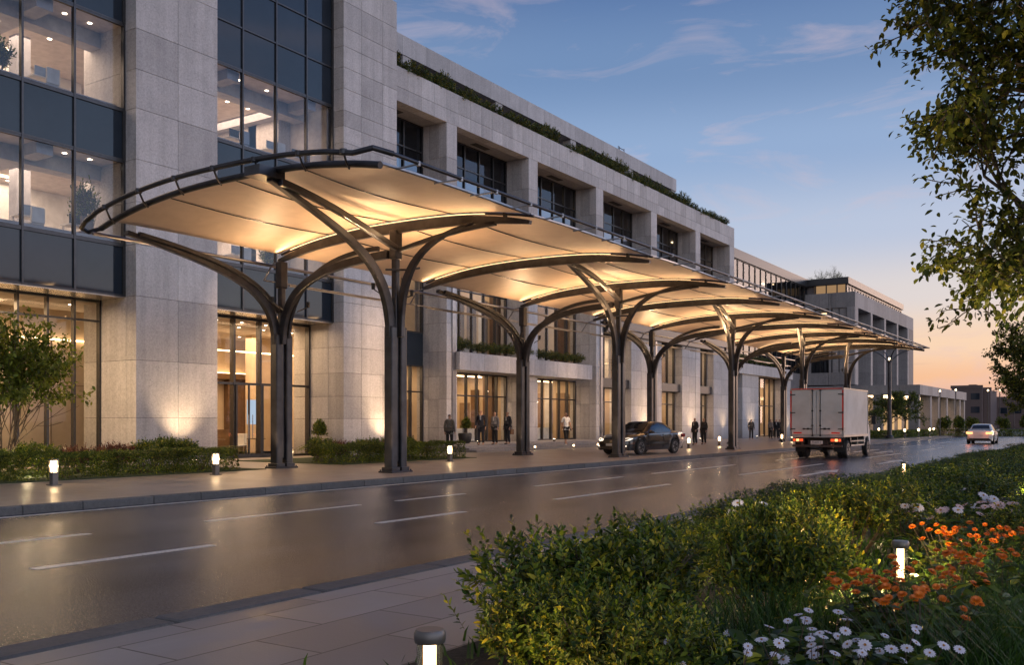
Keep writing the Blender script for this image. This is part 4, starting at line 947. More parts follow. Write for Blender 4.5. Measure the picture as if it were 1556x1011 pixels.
def wheel(parent, x, y, r, wd, out=1, lug=5, name='wheel'):
    def mapv(mb): mb.v = [(x + out * b, y + a, c_ + r) for (a, c_, b) in mb.v]; return mb
    t = mapv(MB().lathe([(r * .66, -wd / 2), (r * .93, -wd / 2), (r, -wd * .36), (r, wd * .36), (r * .93, wd / 2), (r * .66, wd / 2)], 28)).build(name, M['rubber'], parent, smooth=True)
    m = MB().lathe([(r * .66, wd * .3), (r * .67, wd * .52), (r * .62, wd * .52), (r * .60, wd * .2), (r * .2, wd * .16)], 28)
    m.lathe([(r * .15, wd * .16), (r * .15, wd * .44), (r * .06, wd * .47)], 12)
    for k in range(lug):
        a = 2 * math.pi * k / lug
        for d in (-.13, .13):
            p0 = (r * .12 * math.cos(a), r * .12 * math.sin(a), wd * .4); p1 = (r * .62 * math.cos(a + d), r * .62 * math.sin(a + d), wd * .46)
            m.beam([p0, p1], .035, .02, (0, 0, 1))
    q = mapv(m).build('rim', M['rim'], parent, smooth=True); q.parent = t
    return t
def sedan(label, loc, rz, paint, group=None, lit_front=True, lit_rear=False, text=None):
    t = thing('saloon_car', label, 'car', loc, rz, group)
    zs = [(-2.37, .84), (-2.2, .97), (-1.2, .97), (0, .935), (.9, .93), (1.6, .85), (2.15, .73), (2.37, .60)]
    zt = [(-2.37, .87), (-2.26, 1.02), (-1.6, 1.08), (-.5, 1.02), (.95, 1.0), (1.6, .93), (2.12, .81), (2.30, .72), (2.37, .63)]
    hw = [(-2.37, .66), (-2.24, .82), (-1.6, .895), (0, .91), (1.5, .90), (2.05, .85), (2.25, .75), (2.37, .62)]
    zb = [(-2.37, .42), (-2.2, .26), (-1.5, .2), (1.5, .2), (2.2, .2), (2.37, .3)]
    ys = sorted(set([-2.37, -2.33, -2.26, -2.15, -2.0] + [round(-1.88 + .05 * i, 3) for i in range(22)] + [-.6, -.3, 0, .3, .6, .85] + [round(.95 + .05 * i, 3) for i in range(20)] + [2.0, 2.1, 2.2, 2.28, 2.34, 2.37]))
    WY = (1.42, -1.36); m = MB(); rows = []
    for y in ys:
        w = interp(hw, y); b = interp(zb, y)
        for wy in WY:
            d = abs(y - wy)
            if d < .385: b = max(b, .33 + math.sqrt(.385 ** 2 - d * d))
        s = interp(zs, y); c = interp(zt, y)
        pts = [(w * .95, b), (w * .99, b + (s - b) * .25), (w, b + (s - b) * .5), (w * .985, b + (s - b) * .82), (w * .945, s - .01), (w * .86, s + (c - s) * .25), (w * .5, s + (c - s) * .82), (0, c)]
        full = pts + [(-a, z) for a, z in pts[-2::-1]]
        rows.append([len(m.v) + i for i in range(len(full))]); m.v += [(a, y, z) for a, z in full]
    for r0, r1 in zip(rows[:-1], rows[1:]):
        for i in range(len(r0) - 1): m.f.append((r0[i], r0[i + 1], r1[i + 1], r1[i])); m.mi.append(0)
    m.f.append(tuple(rows[0])); m.f.append(tuple(rows[-1])[::-1]); m.mi += [0, 0]
    m.build('body', paint, t, smooth=True)
    u = MB().box(-.80, .80, -2.2, 2.2, .22, .62); u.build('underbody', M['black'], t)
    # cabin
    gh = [(-1.52, 1.06, .70), (-1.32, 1.17, .655), (-1.04, 1.335, .61), (-.76, 1.42, .59), (-.3, 1.455, .585), (.12, 1.44, .585), (.40, 1.33, .61), (.70, 1.16, .67), (1.02, .985, .72)]
    m = MB(); rows = []
    for (y, z, wt) in gh:
        wb = interp(hw, y) * .90; zz = min(.95, z - .02)
        pts = [(wb, zz), (wb * .5 + wt * .5 + .035, zz * .48 + z * .5), (wt + .02, z - .035), (wt - .06, z - .004), (wt * .5, z + .012), (0, z + .016)]
        full = pts + [(-a, b) for a, b in pts[-2::-1]]; rows.append([len(m.v) + i for i in range(len(full))]); m.v += [(a, y, b) for a, b in full]
    for r0, r1 in zip(rows[:-1], rows[1:]):
        for i in range(len(r0) - 1): m.f.append((r0[i], r0[i + 1], r1[i + 1], r1[i])); m.mi.append(0)
    m.build('roof', paint, t, smooth=True)
    def gpt(y, s, off=.008):                     # on the cabin side, s from belt to roof edge
        z = interp([(a, b) for a, b, c in gh], y); wt = interp([(a, c) for a, b, c in gh], y); wb = interp(hw, y) * .90; zz = min(.95, z - .02)
        if s < .5: q = s * 2; return (wb + (wb * .5 + wt * .5 + .035 - wb) * q + off, y, zz + (zz * .48 + z * .5 - zz) * q)
        q = s * 2 - 1; return (wb * .5 + wt * .5 + .035 + (wt + .02 - wb * .5 - wt * .5 - .035) * q + off, y, zz * .48 + z * .5 + (z - .035 - zz * .48 - z * .5) * q)
    for sd in (1, -1):
        for (ya, yb) in ((-.33, .72), (-1.17, -.41)):
            g = MB(); n = 8; 
            for i in range(n + 1):
                y = ya + (yb - ya) * i / n
                for s in (.06, .5, .88): p = gpt(y, s); g.v.append((p[0] * sd, p[1], p[2]))
            for i in range(n):
                for j in range(2): a = i * 3 + j; g.f.append((a, a + 3, a + 4, a + 1)); g.mi.append(0)
            g.build('side_window', M['cglass'], t, smooth=True)
    for (ya, yb, nm) in ((.23, .97, 'windscreen'), (-1.46, -.9, 'rear_window')):
        g = MB(); n = 6
        for i in range(n + 1):
            y = ya + (yb - ya) * i / n; z = interp([(a, b) for a, b, c in gh], y); wt = interp([(a, c) for a, b, c in gh], y) - .07
            for s in (-1, -.5, 0, .5, 1): g.v.append((wt * s, y + (.008 if ya > 0 else -.008), z + .017 - .012 * abs(s) ** 2 + .008))
        for i in range(n):
            for j in range(4): a = i * 5 + j; g.f.append((a, a + 5, a + 6, a + 1)); g.mi.append(0)
        g.build(nm, M['cglass'], t, smooth=True)
    # doors: seams, handles, sills; mirrors; lamps
    for sd in (1, -1):
        for (ya, yb, xx) in ((-.37, .80, .0), (-1.25, -.37, 0)):
            m = MB()
            for y in (ya, yb): m.box(sd * .885, sd * (interp(hw, y) * 1.0 + .003), y - .007, y + .007, .3, .9)
            d = m.build('door', M['black'], t)
            h = MB().box(sd * (interp(hw, ya) * .985), sd * (interp(hw, ya) * .985 + .035), ya + .06, ya + .26, .80, .83).build('handle', M['chrome'], t, bevel=.008); h.parent = d
        m = MB(); m.box(sd * .86, sd * 1.06, .62, .80, .93, 1.07); mm = m.build('wing_mirror', paint, t, bevel=.04)
        g = MB().box(sd * .88, sd * 1.05, .612, .618, .945, 1.055).build('mirror_glass', M['chrome'], t); g.parent = mm
        g = MB(); g.v = [(sd * .44, 2.372, .60), (sd * .62, 2.37, .60), (sd * .80, 2.19, .64), (sd * .84, 2.06, .72), (sd * .72, 2.21, .745), (sd * .46, 2.34, .69)]; g.f = [tuple(range(6))]; g.mi = [0]
        vv = [(a, b - .12, c) for a, b, c in g.v]; g.v += vv; g.f += [tuple(range(6, 12))[::-1]] + [(i, (i + 1) % 6, 6 + (i + 1) % 6, 6 + i) for i in range(6)]; g.mi += [0] * 7
        g.build('headlight', M['head'] if lit_front else M['chrome'], t)
        MB().box(sd * .52, sd * .72, 2.26, 2.335, .36, .42).build('fog_light', M['head'] if lit_front else M['chrome'], t, bevel=.02)
        g = MB(); g.box(sd * .42, sd * .80, -2.385, -2.2, .72, .88); g.box(sd * .70, sd * .885, -2.3, -2.08, .74, .90)
        g.build('tail_light', M['tail_hot'] if lit_rear else M['tailoff'], t, bevel=.03)
    m = MB(); m.box(-.42, .42, 2.34, 2.392, .50, .66)
    m.build('grille', M['black'], t, bevel=.02)
    m = MB()
    for z in (.53, .58, .63): m.box(-.40, .40, 2.392, 2.398, z - .006, z + .006)
    m.lathe([(.055, 0), (.055, .012)], 14, (0, 2.40, .585), 'y'); m.build('grille_trim', M['chrome'], t)
    MB().box(-.55, .55, 2.33, 2.38, .24, .36).build('air_intake', M['black'], t, bevel=.02)
    MB().box(-.62, .62, -2.385, -2.3, .28, .42).build('rear_bumper_insert', M['black'], t, bevel=.02)
    MB().box(-.26, .26, 2.398, 2.412, .395, .50).build('number_plate', M['plate'], t)
    MB().box(-.26, .26, -2.40, -2.37, .60, .71).build('number_plate', M['plate'], t)
    for wy in WY:
        for sd in (1, -1): wheel(t, sd * .80, wy, .33, .22, sd, 5)
    return t
dc = sedan('glossy dark brown saloon car with lit headlamps parked under the canopy behind the second column', (-18.95, 39.6, PZ), math.pi + R(-7), M['paint_dark'], None, True, False); dc.scale = (1.02, 1.04, 1.02)
wc = sedan('white saloon car driving away near the end of the road with lit tail lamps', (-9.55, 78.8, 0), R(1.5), M['paint_white'], None, False, True)
spot((-19.6, 37.0, .8), (-20.3, 30, .2), 12, R(60), .8, (1, .85, .65), .1)
def light_red(loc): point(loc, 5, (1, .25, .1), .15, 'tail_lamp_light')
light_red((-10.2, 76.1, .8)); light_red((-9.0, 76.1, .8))

# box truck
tk = thing('box_truck', 'white box truck with closed rear doors and red edge strips driving away past the canopy', 'truck', (-11.72, 45.1, 0), R(1.0))
M['tpaint'] = pbr('truck_panel', (.60, .585, .56), .42, 0, c2=(.44, .42, .39), scale=1.1, detail=9, ramp=(.25, .6)); M['talu'] = pbr('truck_edge_metal', (.42, .42, .42), .35, .8); M['red'] = pbr('red_reflective_tape', (.62, .035, .02), .35, c2=(.5, .02, .012), emis=(1, .08, .03), estr=.02)  # red tape glows faintly by itself in place of reflected light
M['grime'] = pbr('road_grimed_steel', (.05, .048, .045), .7, .2, c2=(.025, .024, .022), scale=5)
HW = 1.16; YR, YF, ZB, ZT = -3.1, 1.72, .95, 3.10
m = MB().box(-HW + .02, HW - .02, YR + .02, YF - .02, ZB + .03, ZT - .02); bx_ = m.build('cargo_box', M['tpaint'], tk, bevel=.01)
m = MB()
for sx_ in (-1, 1):
    m.box(sx_ * (HW - .05), sx_ * HW, YR, YF, ZT - .06, ZT); m.box(sx_ * (HW - .05), sx_ * HW, YR, YF, ZB, ZB + .10)
    m.box(sx_ * (HW - .055), sx_ * (HW + .002), YR - .01, YR + .05, ZB + .101, ZT - .062); m.box(sx_ * (HW - .05), sx_ * HW, YF - .05, YF, ZB + .101, ZT - .062)
m.box(-HW + .055, HW - .055, YR, YR + .05, ZT - .09, ZT - .002); m.box(-HW + .055, HW - .055, YR - .012, YR + .05, ZB - .02, ZB + .09)
m.build('edge_frame', M['talu'], tk)
for sx_ in (-1, 1):
    d = MB().box(sx_ * .012, sx_ * (HW - .075), YR - .03, YR + .0, ZB + .11, ZT - .11).build('rear_door', M['tpaint'], tk, bevel=.012)
    m = MB(); x = sx_ * .17; m.tube([(x, YR - .055, ZB + .03), (x, YR - .055, ZT - .07)], .016, 8)
    for z in (ZB + .06, ZB + .5, 2.1, ZT - .10): m.box(x - .035, x + .035, YR - .075, YR - .03, z - .03, z + .03)
    q = m.build('lock_bar', M['grime'], tk); q.parent = d
    m = MB(); m.box(x, x + sx_ * .40, YR - .075, YR - .05, ZB + .345, ZB + .375); m.box(x + sx_ * .14, x + sx_ * .24, YR - .07, YR - .031, ZB + .32, ZB + .40); m.box(x + sx_ * .33, x + sx_ * .42, YR - .07, YR - .031, ZB + .33, ZB + .39)
    q = m.build('handle', M['black'], tk); q.parent = d
    for z in (ZB + .35, 2.02, ZT - .28):
        m = MB(); m.box(sx_ * (HW - .24), sx_ * (HW - .02), YR - .05, YR - .031, z - .02, z + .02); m.tube([(sx_ * (HW - .03), YR - .05, z - .06), (sx_ * (HW - .03), YR - .05, z + .06)], .018, 6)
        q = m.build('hinge', M['grime'], tk); q.parent = d
    MB().box(sx_ * (HW - .075), sx_ * (HW - .012), YR - .022, YR - .012, ZB + .3, ZT - .1).build('reflective_strip', M['red'], tk)
    MB().box(sx_ * (HW - .52), sx_ * (HW - .16), YR - .04, YR - .031, ZB + .15, ZB + .21).build('reflective_strip', M['red'], tk)
MB().box(-HW + .06, HW - .06, YR - .012, YR - .002, ZT - .055, ZT - .015).build('reflective_strip', M['red'], tk)
m = MB(); m.box(-.45, -.32, YR + .25, 2.6, .62, .82); m.box(.32, .45, YR + .25, 2.6, .62, .82)
for y in (-2.6, -1.4, 0, 1.2): m.box(-1.05, 1.05, y - .04, y + .04, .82, .945)
m.box(-.32, .32, -2.9, -2.8, .62, .82); m.lathe([(.05, -.9), (.05, .9)], 12, (0, -1.95, .41), 'y'); m.box(-.9, .9, -1.99, -1.89, .36, .46); m.lathe([(.12, -.14), (.19, -.06), (.19, .06), (.12, .14)], 16, (0, -1.94, .42), 'y')
m.build('chassis', M['grime'], tk)
m = MB(); m.box(-1.08, 1.08, YR + .02, YR + .10, .50, .60); m.box(-.7, -.62, YR + .1, YR + .3, .5, .8); m.box(.62, .7, YR + .1, YR + .3, .5, .8); m.build('rear_bumper', M['grime'], tk, bevel=.01)
for sx_ in (-1, 1):
    d = MB().box(sx_ * .55, sx_ * 1.05, YR + .04, YR + .10, .72, .90).build('lamp_bracket', M['grime'], tk)
    for (a, b, mt) in ((.60, .74, 'tail'), (.77, .90, 'tail_hot'), (.93, 1.03, 'tail')):
        q = MB().box(sx_ * a, sx_ * b, YR + .01, YR + .04, .755, .865).build('tail_light', M[mt], tk, bevel=.01); q.parent = d
    MB().box(sx_ * .62, sx_ * 1.06, -2.62, -2.60, .28, .80).build('mudflap', M['rubber'], tk)
    wheel(tk, sx_ * .98, -1.94, .40, .2, sx_, 6); wheel(tk, sx_ * .76, -1.94, .40, .2, sx_, 6); wheel(tk, sx_ * .92, 2.36, .40, .22, sx_, 6)
    m = MB(); m.box(sx_ * .98, sx_ * 1.02, -1.3, 1.6, .52, .57); m.box(sx_ * .98, sx_ * 1.02, -1.3, 1.6, .72, .76)
    for y in (-1.25, .1, 1.5): m.box(sx_ * .96, sx_ * 1.03, y, y + .06, .50, .90)
    m.build('side_guard', M['talu'], tk)
    m = MB(); pts = [(-1.94 + .50 * math.cos(a), .40 + .50 * math.sin(a)) for a in [R(12 + 156 * k / 12) for k in range(13)]]
    for (a, b), (c, d2) in zip(pts[:-1], pts[1:]): m.poly([(sx_ * .68, a, b), (sx_ * 1.10, a, b), (sx_ * 1.10, c, d2), (sx_ * .68, c, d2)])
    m.build('mudguard', M['grime'], tk)
pl = MB().box(-.26, .26, YR + .005, YR + .018, .64, .78).build('number_plate', M['plate'], tk)
fc = bpy.data.curves.new('plate_text_curve', 'FONT'); fc.body = 'FU6R0·JI'; fc.size = .115; fc.align_x = 'CENTER'; fc.align_y = 'CENTER'; fc.extrude = .001; fc.materials.append(M['ink'])
fo = bpy.data.objects.new('text_source', fc); fm_ = bpy.data.meshes.new_from_object(fo); bpy.data.objects.remove(fo)
ft = bpy.data.objects.new('plate_text', fm_); col.objects.link(ft); ft.parent = pl; ft.location = (0, YR + .002, .71); ft.rotation_euler = (R(90), 0, 0)
# side door outline & small marks on the box
m = MB(); m.box(HW - .001, HW + .003, YR + .12, YR + .16, ZB + .22, ZB + .27); m.box(HW - .001, HW + .003, YR + .12, YR + .16, ZB + .36, ZB + .41)
m.build('side_marker', M['ink'], tk)
# cab
m = MB(); cabp = [(1.80, .62), (1.80, 2.18), (1.95, 2.27), (2.55, 2.25), (2.98, 1.55), (3.08, 1.15), (3.10, .50), (2.82, .50), (2.74, .78), (2.56, .90), (2.20, .90), (2.0, .80), (1.95, .62)]
n = len(cabp); 
def cw(y, z): return (.98 if z < 1.35 else .98 - .12 * (z - 1.35) / .9)
for sx_ in (-1, 1): m.v += [(sx_ * cw(y, z), y, z) for (y, z) in cabp]
for i in range(n): j = (i + 1) % n; m.f.append((i, j, n + j, n + i)); m.mi.append(0)
m.f += [tuple(range(n)), tuple(range(n, 2 * n))[::-1]]; m.mi += [0, 0]
m.build('cab', M['tpaint'], tk, bevel=.03)
for sx_ in (-1, 1):
    g = MB(); pt = [(1.98, 1.50), (1.98, 2.06), (2.46, 2.06), (2.80, 1.50)]; g.poly([(sx_ * (cw(y, z) + .006), y, z) for y, z in pt])
    d = MB(); d.box(sx_ * .975, sx_ * .984, 1.93, 1.945, .70, 2.1); d.box(sx_ * .975, sx_ * .984, 2.84, 2.855, 1.0, 1.45); dd = d.build('cab_door', M['black'], tk)
    q = g.build('window', M['cglass'], tk); q.parent = dd
    q = MB().box(sx_ * .98, sx_ * 1.01, 1.98, 2.12, 1.28, 1.34).build('handle', M['black'], tk); q.parent = dd
    m = MB(); m.tube([(sx_ * .93, 2.75, 1.95), (sx_ * 1.18, 2.82, 1.98), (sx_ * 1.2, 2.82, 1.62)], .014, 6); m.box(sx_ * 1.09, sx_ * 1.30, 2.78, 2.87, 1.50, 1.92)
    m.build('wing_mirror', M['black'], tk, bevel=.01)
    MB().box(sx_ * .58, sx_ * .92, 3.07, 3.12, .66, .84).build('headlight', M['head'], tk)
MB().poly([(-.86, 2.57, 2.19), (.86, 2.57, 2.19), (.9, 2.985, 1.57), (-.9, 2.985, 1.57)]).build('windscreen', M['cglass'], tk)
for q in (0,): pass
point((-12.5, 41.7, .75), 3, (1, .25, .1), .12, 'tail_lamp_light'); point((-10.9, 41.7, .75), 3, (1, .25, .1), .12, 'tail_lamp_light')

# ------------------------------------------------------------------ people
def skin(name, nodes, edges, mat, parent, sub=1, root='pelvis'):
    keys = list(nodes); idx = {k: i for i, k in enumerate(keys)}
    me = bpy.data.meshes.new(name); me.from_pydata([nodes[k][0] for k in keys], [(idx[a], idx[b]) for a, b in edges], [])
    me.materials.append(mat); o = bpy.data.objects.new(name, me); col.objects.link(o); o.parent = parent
    sm = o.modifiers.new('skin', 'SKIN'); sm.use_smooth_shade = True
    for k in keys:
        r = nodes[k][1]; r = r if isinstance(r, tuple) else (r, r)
        me.skin_vertices[0].data[idx[k]].radius = r
    if root in idx: me.skin_vertices[0].data[idx[root]].use_root = True
    ss = o.modifiers.new('sub', 'SUBSURF'); ss.levels = sub; ss.render_levels = sub
    return o
M['skin'] = pbr('skin', (.42, .25, .17), .5, c2=(.36, .2, .14)); M['hair'] = pbr('black_hair', (.012, .010, .009), .5)
cloth = {}
def cm(c):
    if c not in cloth: cloth[c] = pbr('woven_cloth', c, .85, c2=tuple(x * .75 for x in c), scale=9, bump=.3, bscale=50)
    return cloth[c]
def person(label, loc, rz, top, bottom, h=1.72, walk=0., armL=0., armR=0., shorts=False, shirt=None, group=None, sleeve=True, coat=False):
    t = thing('person', label, 'person', loc, rz, group); s = h / 1.72
    P = {}
    def put(k, x, y, z, r): P[k] = ((x * s, y * s, z * s), r if isinstance(r, tuple) else (r * s, r * s))
    put('pelvis', 0, 0, .93, (.145, .10)); put('waist', 0, .01, 1.08, (.125, .095)); put('chest', 0, .01, 1.28, (.155, .11)); put('collar', 0, 0, 1.42, (.10, .075)); put('neck', 0, .005, 1.49, .05)
    put('jaw', 0, .02, 1.545, (.058, .065)); put('head', 0, .01, 1.62, (.074, .088)); put('crown', 0, 0, 1.69, (.058, .068))
    E = [('pelvis', 'waist'), ('waist', 'chest'), ('chest', 'collar'), ('collar', 'neck'), ('neck', 'jaw'), ('jaw', 'head'), ('head', 'crown')]
    for sd, nm, sw in ((1, 'r', walk), (-1, 'l', -walk)):
        bend = armR if sd > 0 else armL
        put('sh' + nm, sd * .175, 0, 1.40, .055); put('el' + nm, sd * (.225 + .02 * bend), -.03 - sw * .12, 1.12, .042)
        wy = .06 - sw * .22 + .22 * bend; wz = .88 + .16 * bend
        put('wr' + nm, sd * (.24 - .03 * bend), wy, wz, .027); put('pa' + nm, sd * (.243 - .03 * bend), wy + .02 + .04 * bend, wz - .07 + .04 * bend, (.018, .038))
        E += [('collar', 'sh' + nm), ('sh' + nm, 'el' + nm), ('el' + nm, 'wr' + nm), ('wr' + nm, 'pa' + nm)]
        for f in range(4):
            yy = wy + .02 + .04 * bend + (-.027 + .018 * f); zz = wz - .07 + .04 * bend
            put('f%d%s' % (f, nm), sd * .243, yy, zz - .045, .009); put('g%d%s' % (f, nm), sd * .232, yy + .006, zz - .078 + abs(f - 1.6) * .007, .008)
            E += [('pa' + nm, 'f%d%s' % (f, nm)), ('f%d%s' % (f, nm), 'g%d%s' % (f, nm))]
        put('th' + nm, sd * .232, wy + .062, wz - .055, .010); put('ti' + nm, sd * .228, wy + .078, wz - .085, .008); E += [('pa' + nm, 'th' + nm), ('th' + nm, 'ti' + nm)]
        put('hip' + nm, sd * .09, 0, .88, .088); put('kn' + nm, sd * .10, .03 + sw * .20, .49, .058); put('an' + nm, sd * .105, -.03 + sw * (.34 if sw > 0 else .42), .09 + (0 if sw >= 0 else .05), .038)
        put('he' + nm, sd * .105, -.05 + sw * .36, .045 + (0 if sw >= 0 else .03), .036); put('to' + nm, sd * .12, .13 + sw * .36, .03, (.042, .022))
        E += [('pelvis', 'hip' + nm), ('hip' + nm, 'kn' + nm), ('kn' + nm, 'an' + nm), ('an' + nm, 'he' + nm), ('an' + nm, 'to' + nm)]
    b = skin('body', P, E, M['skin'], t)
    def sub_(keys, ed, grow, extra=None):
        Q = {}
        for k in keys:
            p, r = P[k]; g = grow.get(k, grow.get('*', .012)); Q[k] = (p, (r[0] + g, r[1] + g))
        if extra: Q.update(extra)
        return Q, [e for e in ed if e[0] in Q and e[1] in Q]
    ks = ['pelvis', 'waist', 'chest', 'collar'] + [a + n_ for n_ in 'rl' for a in ('sh', 'el') + (('wr',) if sleeve else ())]
    ex = {}
    Q, ee = sub_(ks, E, {'*': .016, 'pelvis': .03, 'waist': .028, 'collar': .006, 'wrr': .014, 'wrl': .014})
    if not sleeve:
        for n_ in 'rl':
            p1 = Vector(P['sh' + n_][0]); p2 = Vector(P['el' + n_][0]); Q['el' + n_] = (tuple(p1.lerp(p2, .85)), (.055, .055))
    Q['hem'] = ((0, 0, (.80 if not coat else .62) * s), (.165, .125)); ee.append(('pelvis', 'hem'))
    skin('jacket' if sleeve else 'shirt', Q, ee, cm(top), t)
    if shirt:
        MB().box(-.035 * s, .035 * s, .105 * s, .127 * s, 1.22 * s, 1.43 * s).build('shirt_front', cm(shirt), t, bevel=.01)
        MB().box(-.055 * s, .055 * s, -.07 * s, -.052 * s, 1.44 * s, 1.475 * s).build('shirt_collar', cm(shirt), t)
    ks = ['pelvis'] + [a + n_ for n_ in 'rl' for a in ('hip', 'kn', 'an')]
    Q, ee = sub_(ks, E, {'*': .014, 'anr': .03, 'anl': .03, 'knr': .018, 'knl': .018})
    if shorts:
        for n_ in 'rl': p1 = Vector(P['kn' + n_][0]); p2 = Vector(P['an' + n_][0]); Q['an' + n_] = (tuple(p1.lerp(p2, .55)), (.07, .07))
    else:
        for n_ in 'rl': p = P['an' + n_]; Q['an' + n_] = ((p[0][0], p[0][1], p[0][2] - .01), (.062, .066))
    skin('trousers', Q, ee, cm(bottom), t)
    Q = {}; ee = []
    for n_ in 'rl':
        for a in ('he', 'to'): p, r = P[a + n_]; Q[a + n_] = (p, (r[0] + .008, r[1] + .012))
        ee.append(('he' + n_, 'to' + n_))
    skin('shoes', Q, ee, M['black'] if not shorts else M['white'], t, root='her')
    skin('hair', {'pelvis': ((0, -.016 * s, 1.672 * s), (.076 * s, .074 * s)), 'b': ((0, -.03 * s, 1.60 * s), (.074 * s, .06 * s))}, [('pelvis', 'b')], M['hair'], t)
    m = MB()
    for sd in (-1, 1): m.box(sd * .026 * s - .009, sd * .026 * s + .009, .085 * s, .094 * s, 1.60 * s, 1.612 * s)
    m.build('eyes', M['hair'], t); MB().tube([(0, .086 * s, 1.605 * s), (0, .105 * s, 1.575 * s), (0, .085 * s, 1.565 * s)], [.006, .011, .006], 6).build('nose', M['skin'], t)
    MB().box(-.02 * s, .02 * s, .078 * s, .088 * s, 1.538 * s, 1.545 * s).build('mouth', cm((.3, .12, .1)), t)
    m = MB()
    for sd in (-1, 1): m.lathe([(.016, -.012), (.018, 0), (.012, .012)], 8, (sd * .083 * s, 0, 1.60 * s))
    m.build('ears', M['skin'], t)
    return t
NAVY, GREY, DARK, LG = (.016, .019, .03), (.17, .165, .17), (.015, .015, .017), (.10, .095, .09)
Z3 = PZ + .30
def at(u, X, Z):
    r_ = (u - 778) / 1435.; s_, c_ = math.sin(R(33.4)), math.cos(R(33.4)); Y = -X * (c_ + r_ * s_) / (s_ - r_ * c_); return (X, Y, Z)
person('person in a grey tweed jacket standing alone behind the hedge beside the first pier', at(683, -26.4, PZ + .1), R(20), (.13, .12, .10), DARK, 1.74, shirt=(.4, .38, .36))
person('person in a navy suit, leftmost of three standing on the steps', at(731, -27.2, Z3), R(-160), NAVY, NAVY, 1.78, armR=.3, shirt=(.3, .33, .4), coat=True)
person('person in a grey sweater and black trousers, middle of three on the steps', at(752, -27.2, Z3), R(-185), GREY, DARK, 1.70, shirt=(.5, .5, .5))
person('person in a dark suit carrying a brown bag, rightmost of three on the steps', at(771.5, -27.15, Z3), R(-195), (.022, .022, .027), NAVY, 1.72, shirt=(.4, .38, .36))
person('person in a white shirt and black cropped trousers walking toward the road', at(860, -26.2, PZ + .2), R(-120), (.85, .84, .82), DARK, 1.80, walk=.45, sleeve=False, shorts=True, armR=.5)
person('person in a dark jacket, left of a pair standing behind the saloon car', at(1056, -23.4, PZ), R(-200), DARK, DARK, 1.75, shirt=(.4, .4, .4), armL=.4)
person('person in a charcoal jacket right of a pair standing beside a bollard', at(1069.5, -23.3, PZ), R(170), (.03, .03, .032), DARK, 1.74, armL=.2)
person('person in a long grey jacket standing alone between the fourth column and the porch', at(1141.5, -26.5, PZ), R(-150), (.10, .09, .085), DARK, 1.74)
person('person in a pale grey top at the left of the group near the truck', at(1171, -26.5, PZ), R(-20), (.24, .21, .2), DARK, 1.72, shirt=None)
person('person in a black suit in the middle of the group near the truck', at(1179.5, -26.2, PZ), R(200), (.012, .012, .013), DARK, 1.74, shirt=(.55, .53, .5))
person('person in a dark suit hidden partly behind the group near the truck', at(1185, -26.9, PZ), R(160), (.018, .018, .02), DARK, 1.74, shirt=(.4, .38, .36))
bg_p = at(776.8, -27.1, 0)
hb = thing('handbag', 'brown leather bag hanging from the hand of the person at the right of three', 'bag', (bg_p[0] + .02, bg_p[1], Z3 + .52))
MB().box(-.07, .07, -.14, .14, 0, .27).build('bag_body', pbr('brown_leather', (.2, .09, .025), .5), hb, bevel=.02); MB().tube(bez((0, -.09, .26), (0, -.07, .42), (0, .07, .42), (0, .09, .26), 8), .01, 6).build('handle', M['darkwood'], hb)
ub = at(869, -26.2, 0)
um = thing('folded_umbrella', 'small dark folded umbrella held out by the person in a white shirt', 'umbrella', (ub[0], ub[1] - .05, PZ + 1.02))
MB().tube([(0, -.2, -.02), (0, -.12, .02), (0, .1, .07), (0, .2, .1)], [.02, .045, .04, .01], 8).build('canopy_cloth', M['black'], um); MB().tube([(0, -.3, -.05), (0, -.2, -.02)], .012, 6).build('handle', M['darkwood'], um)
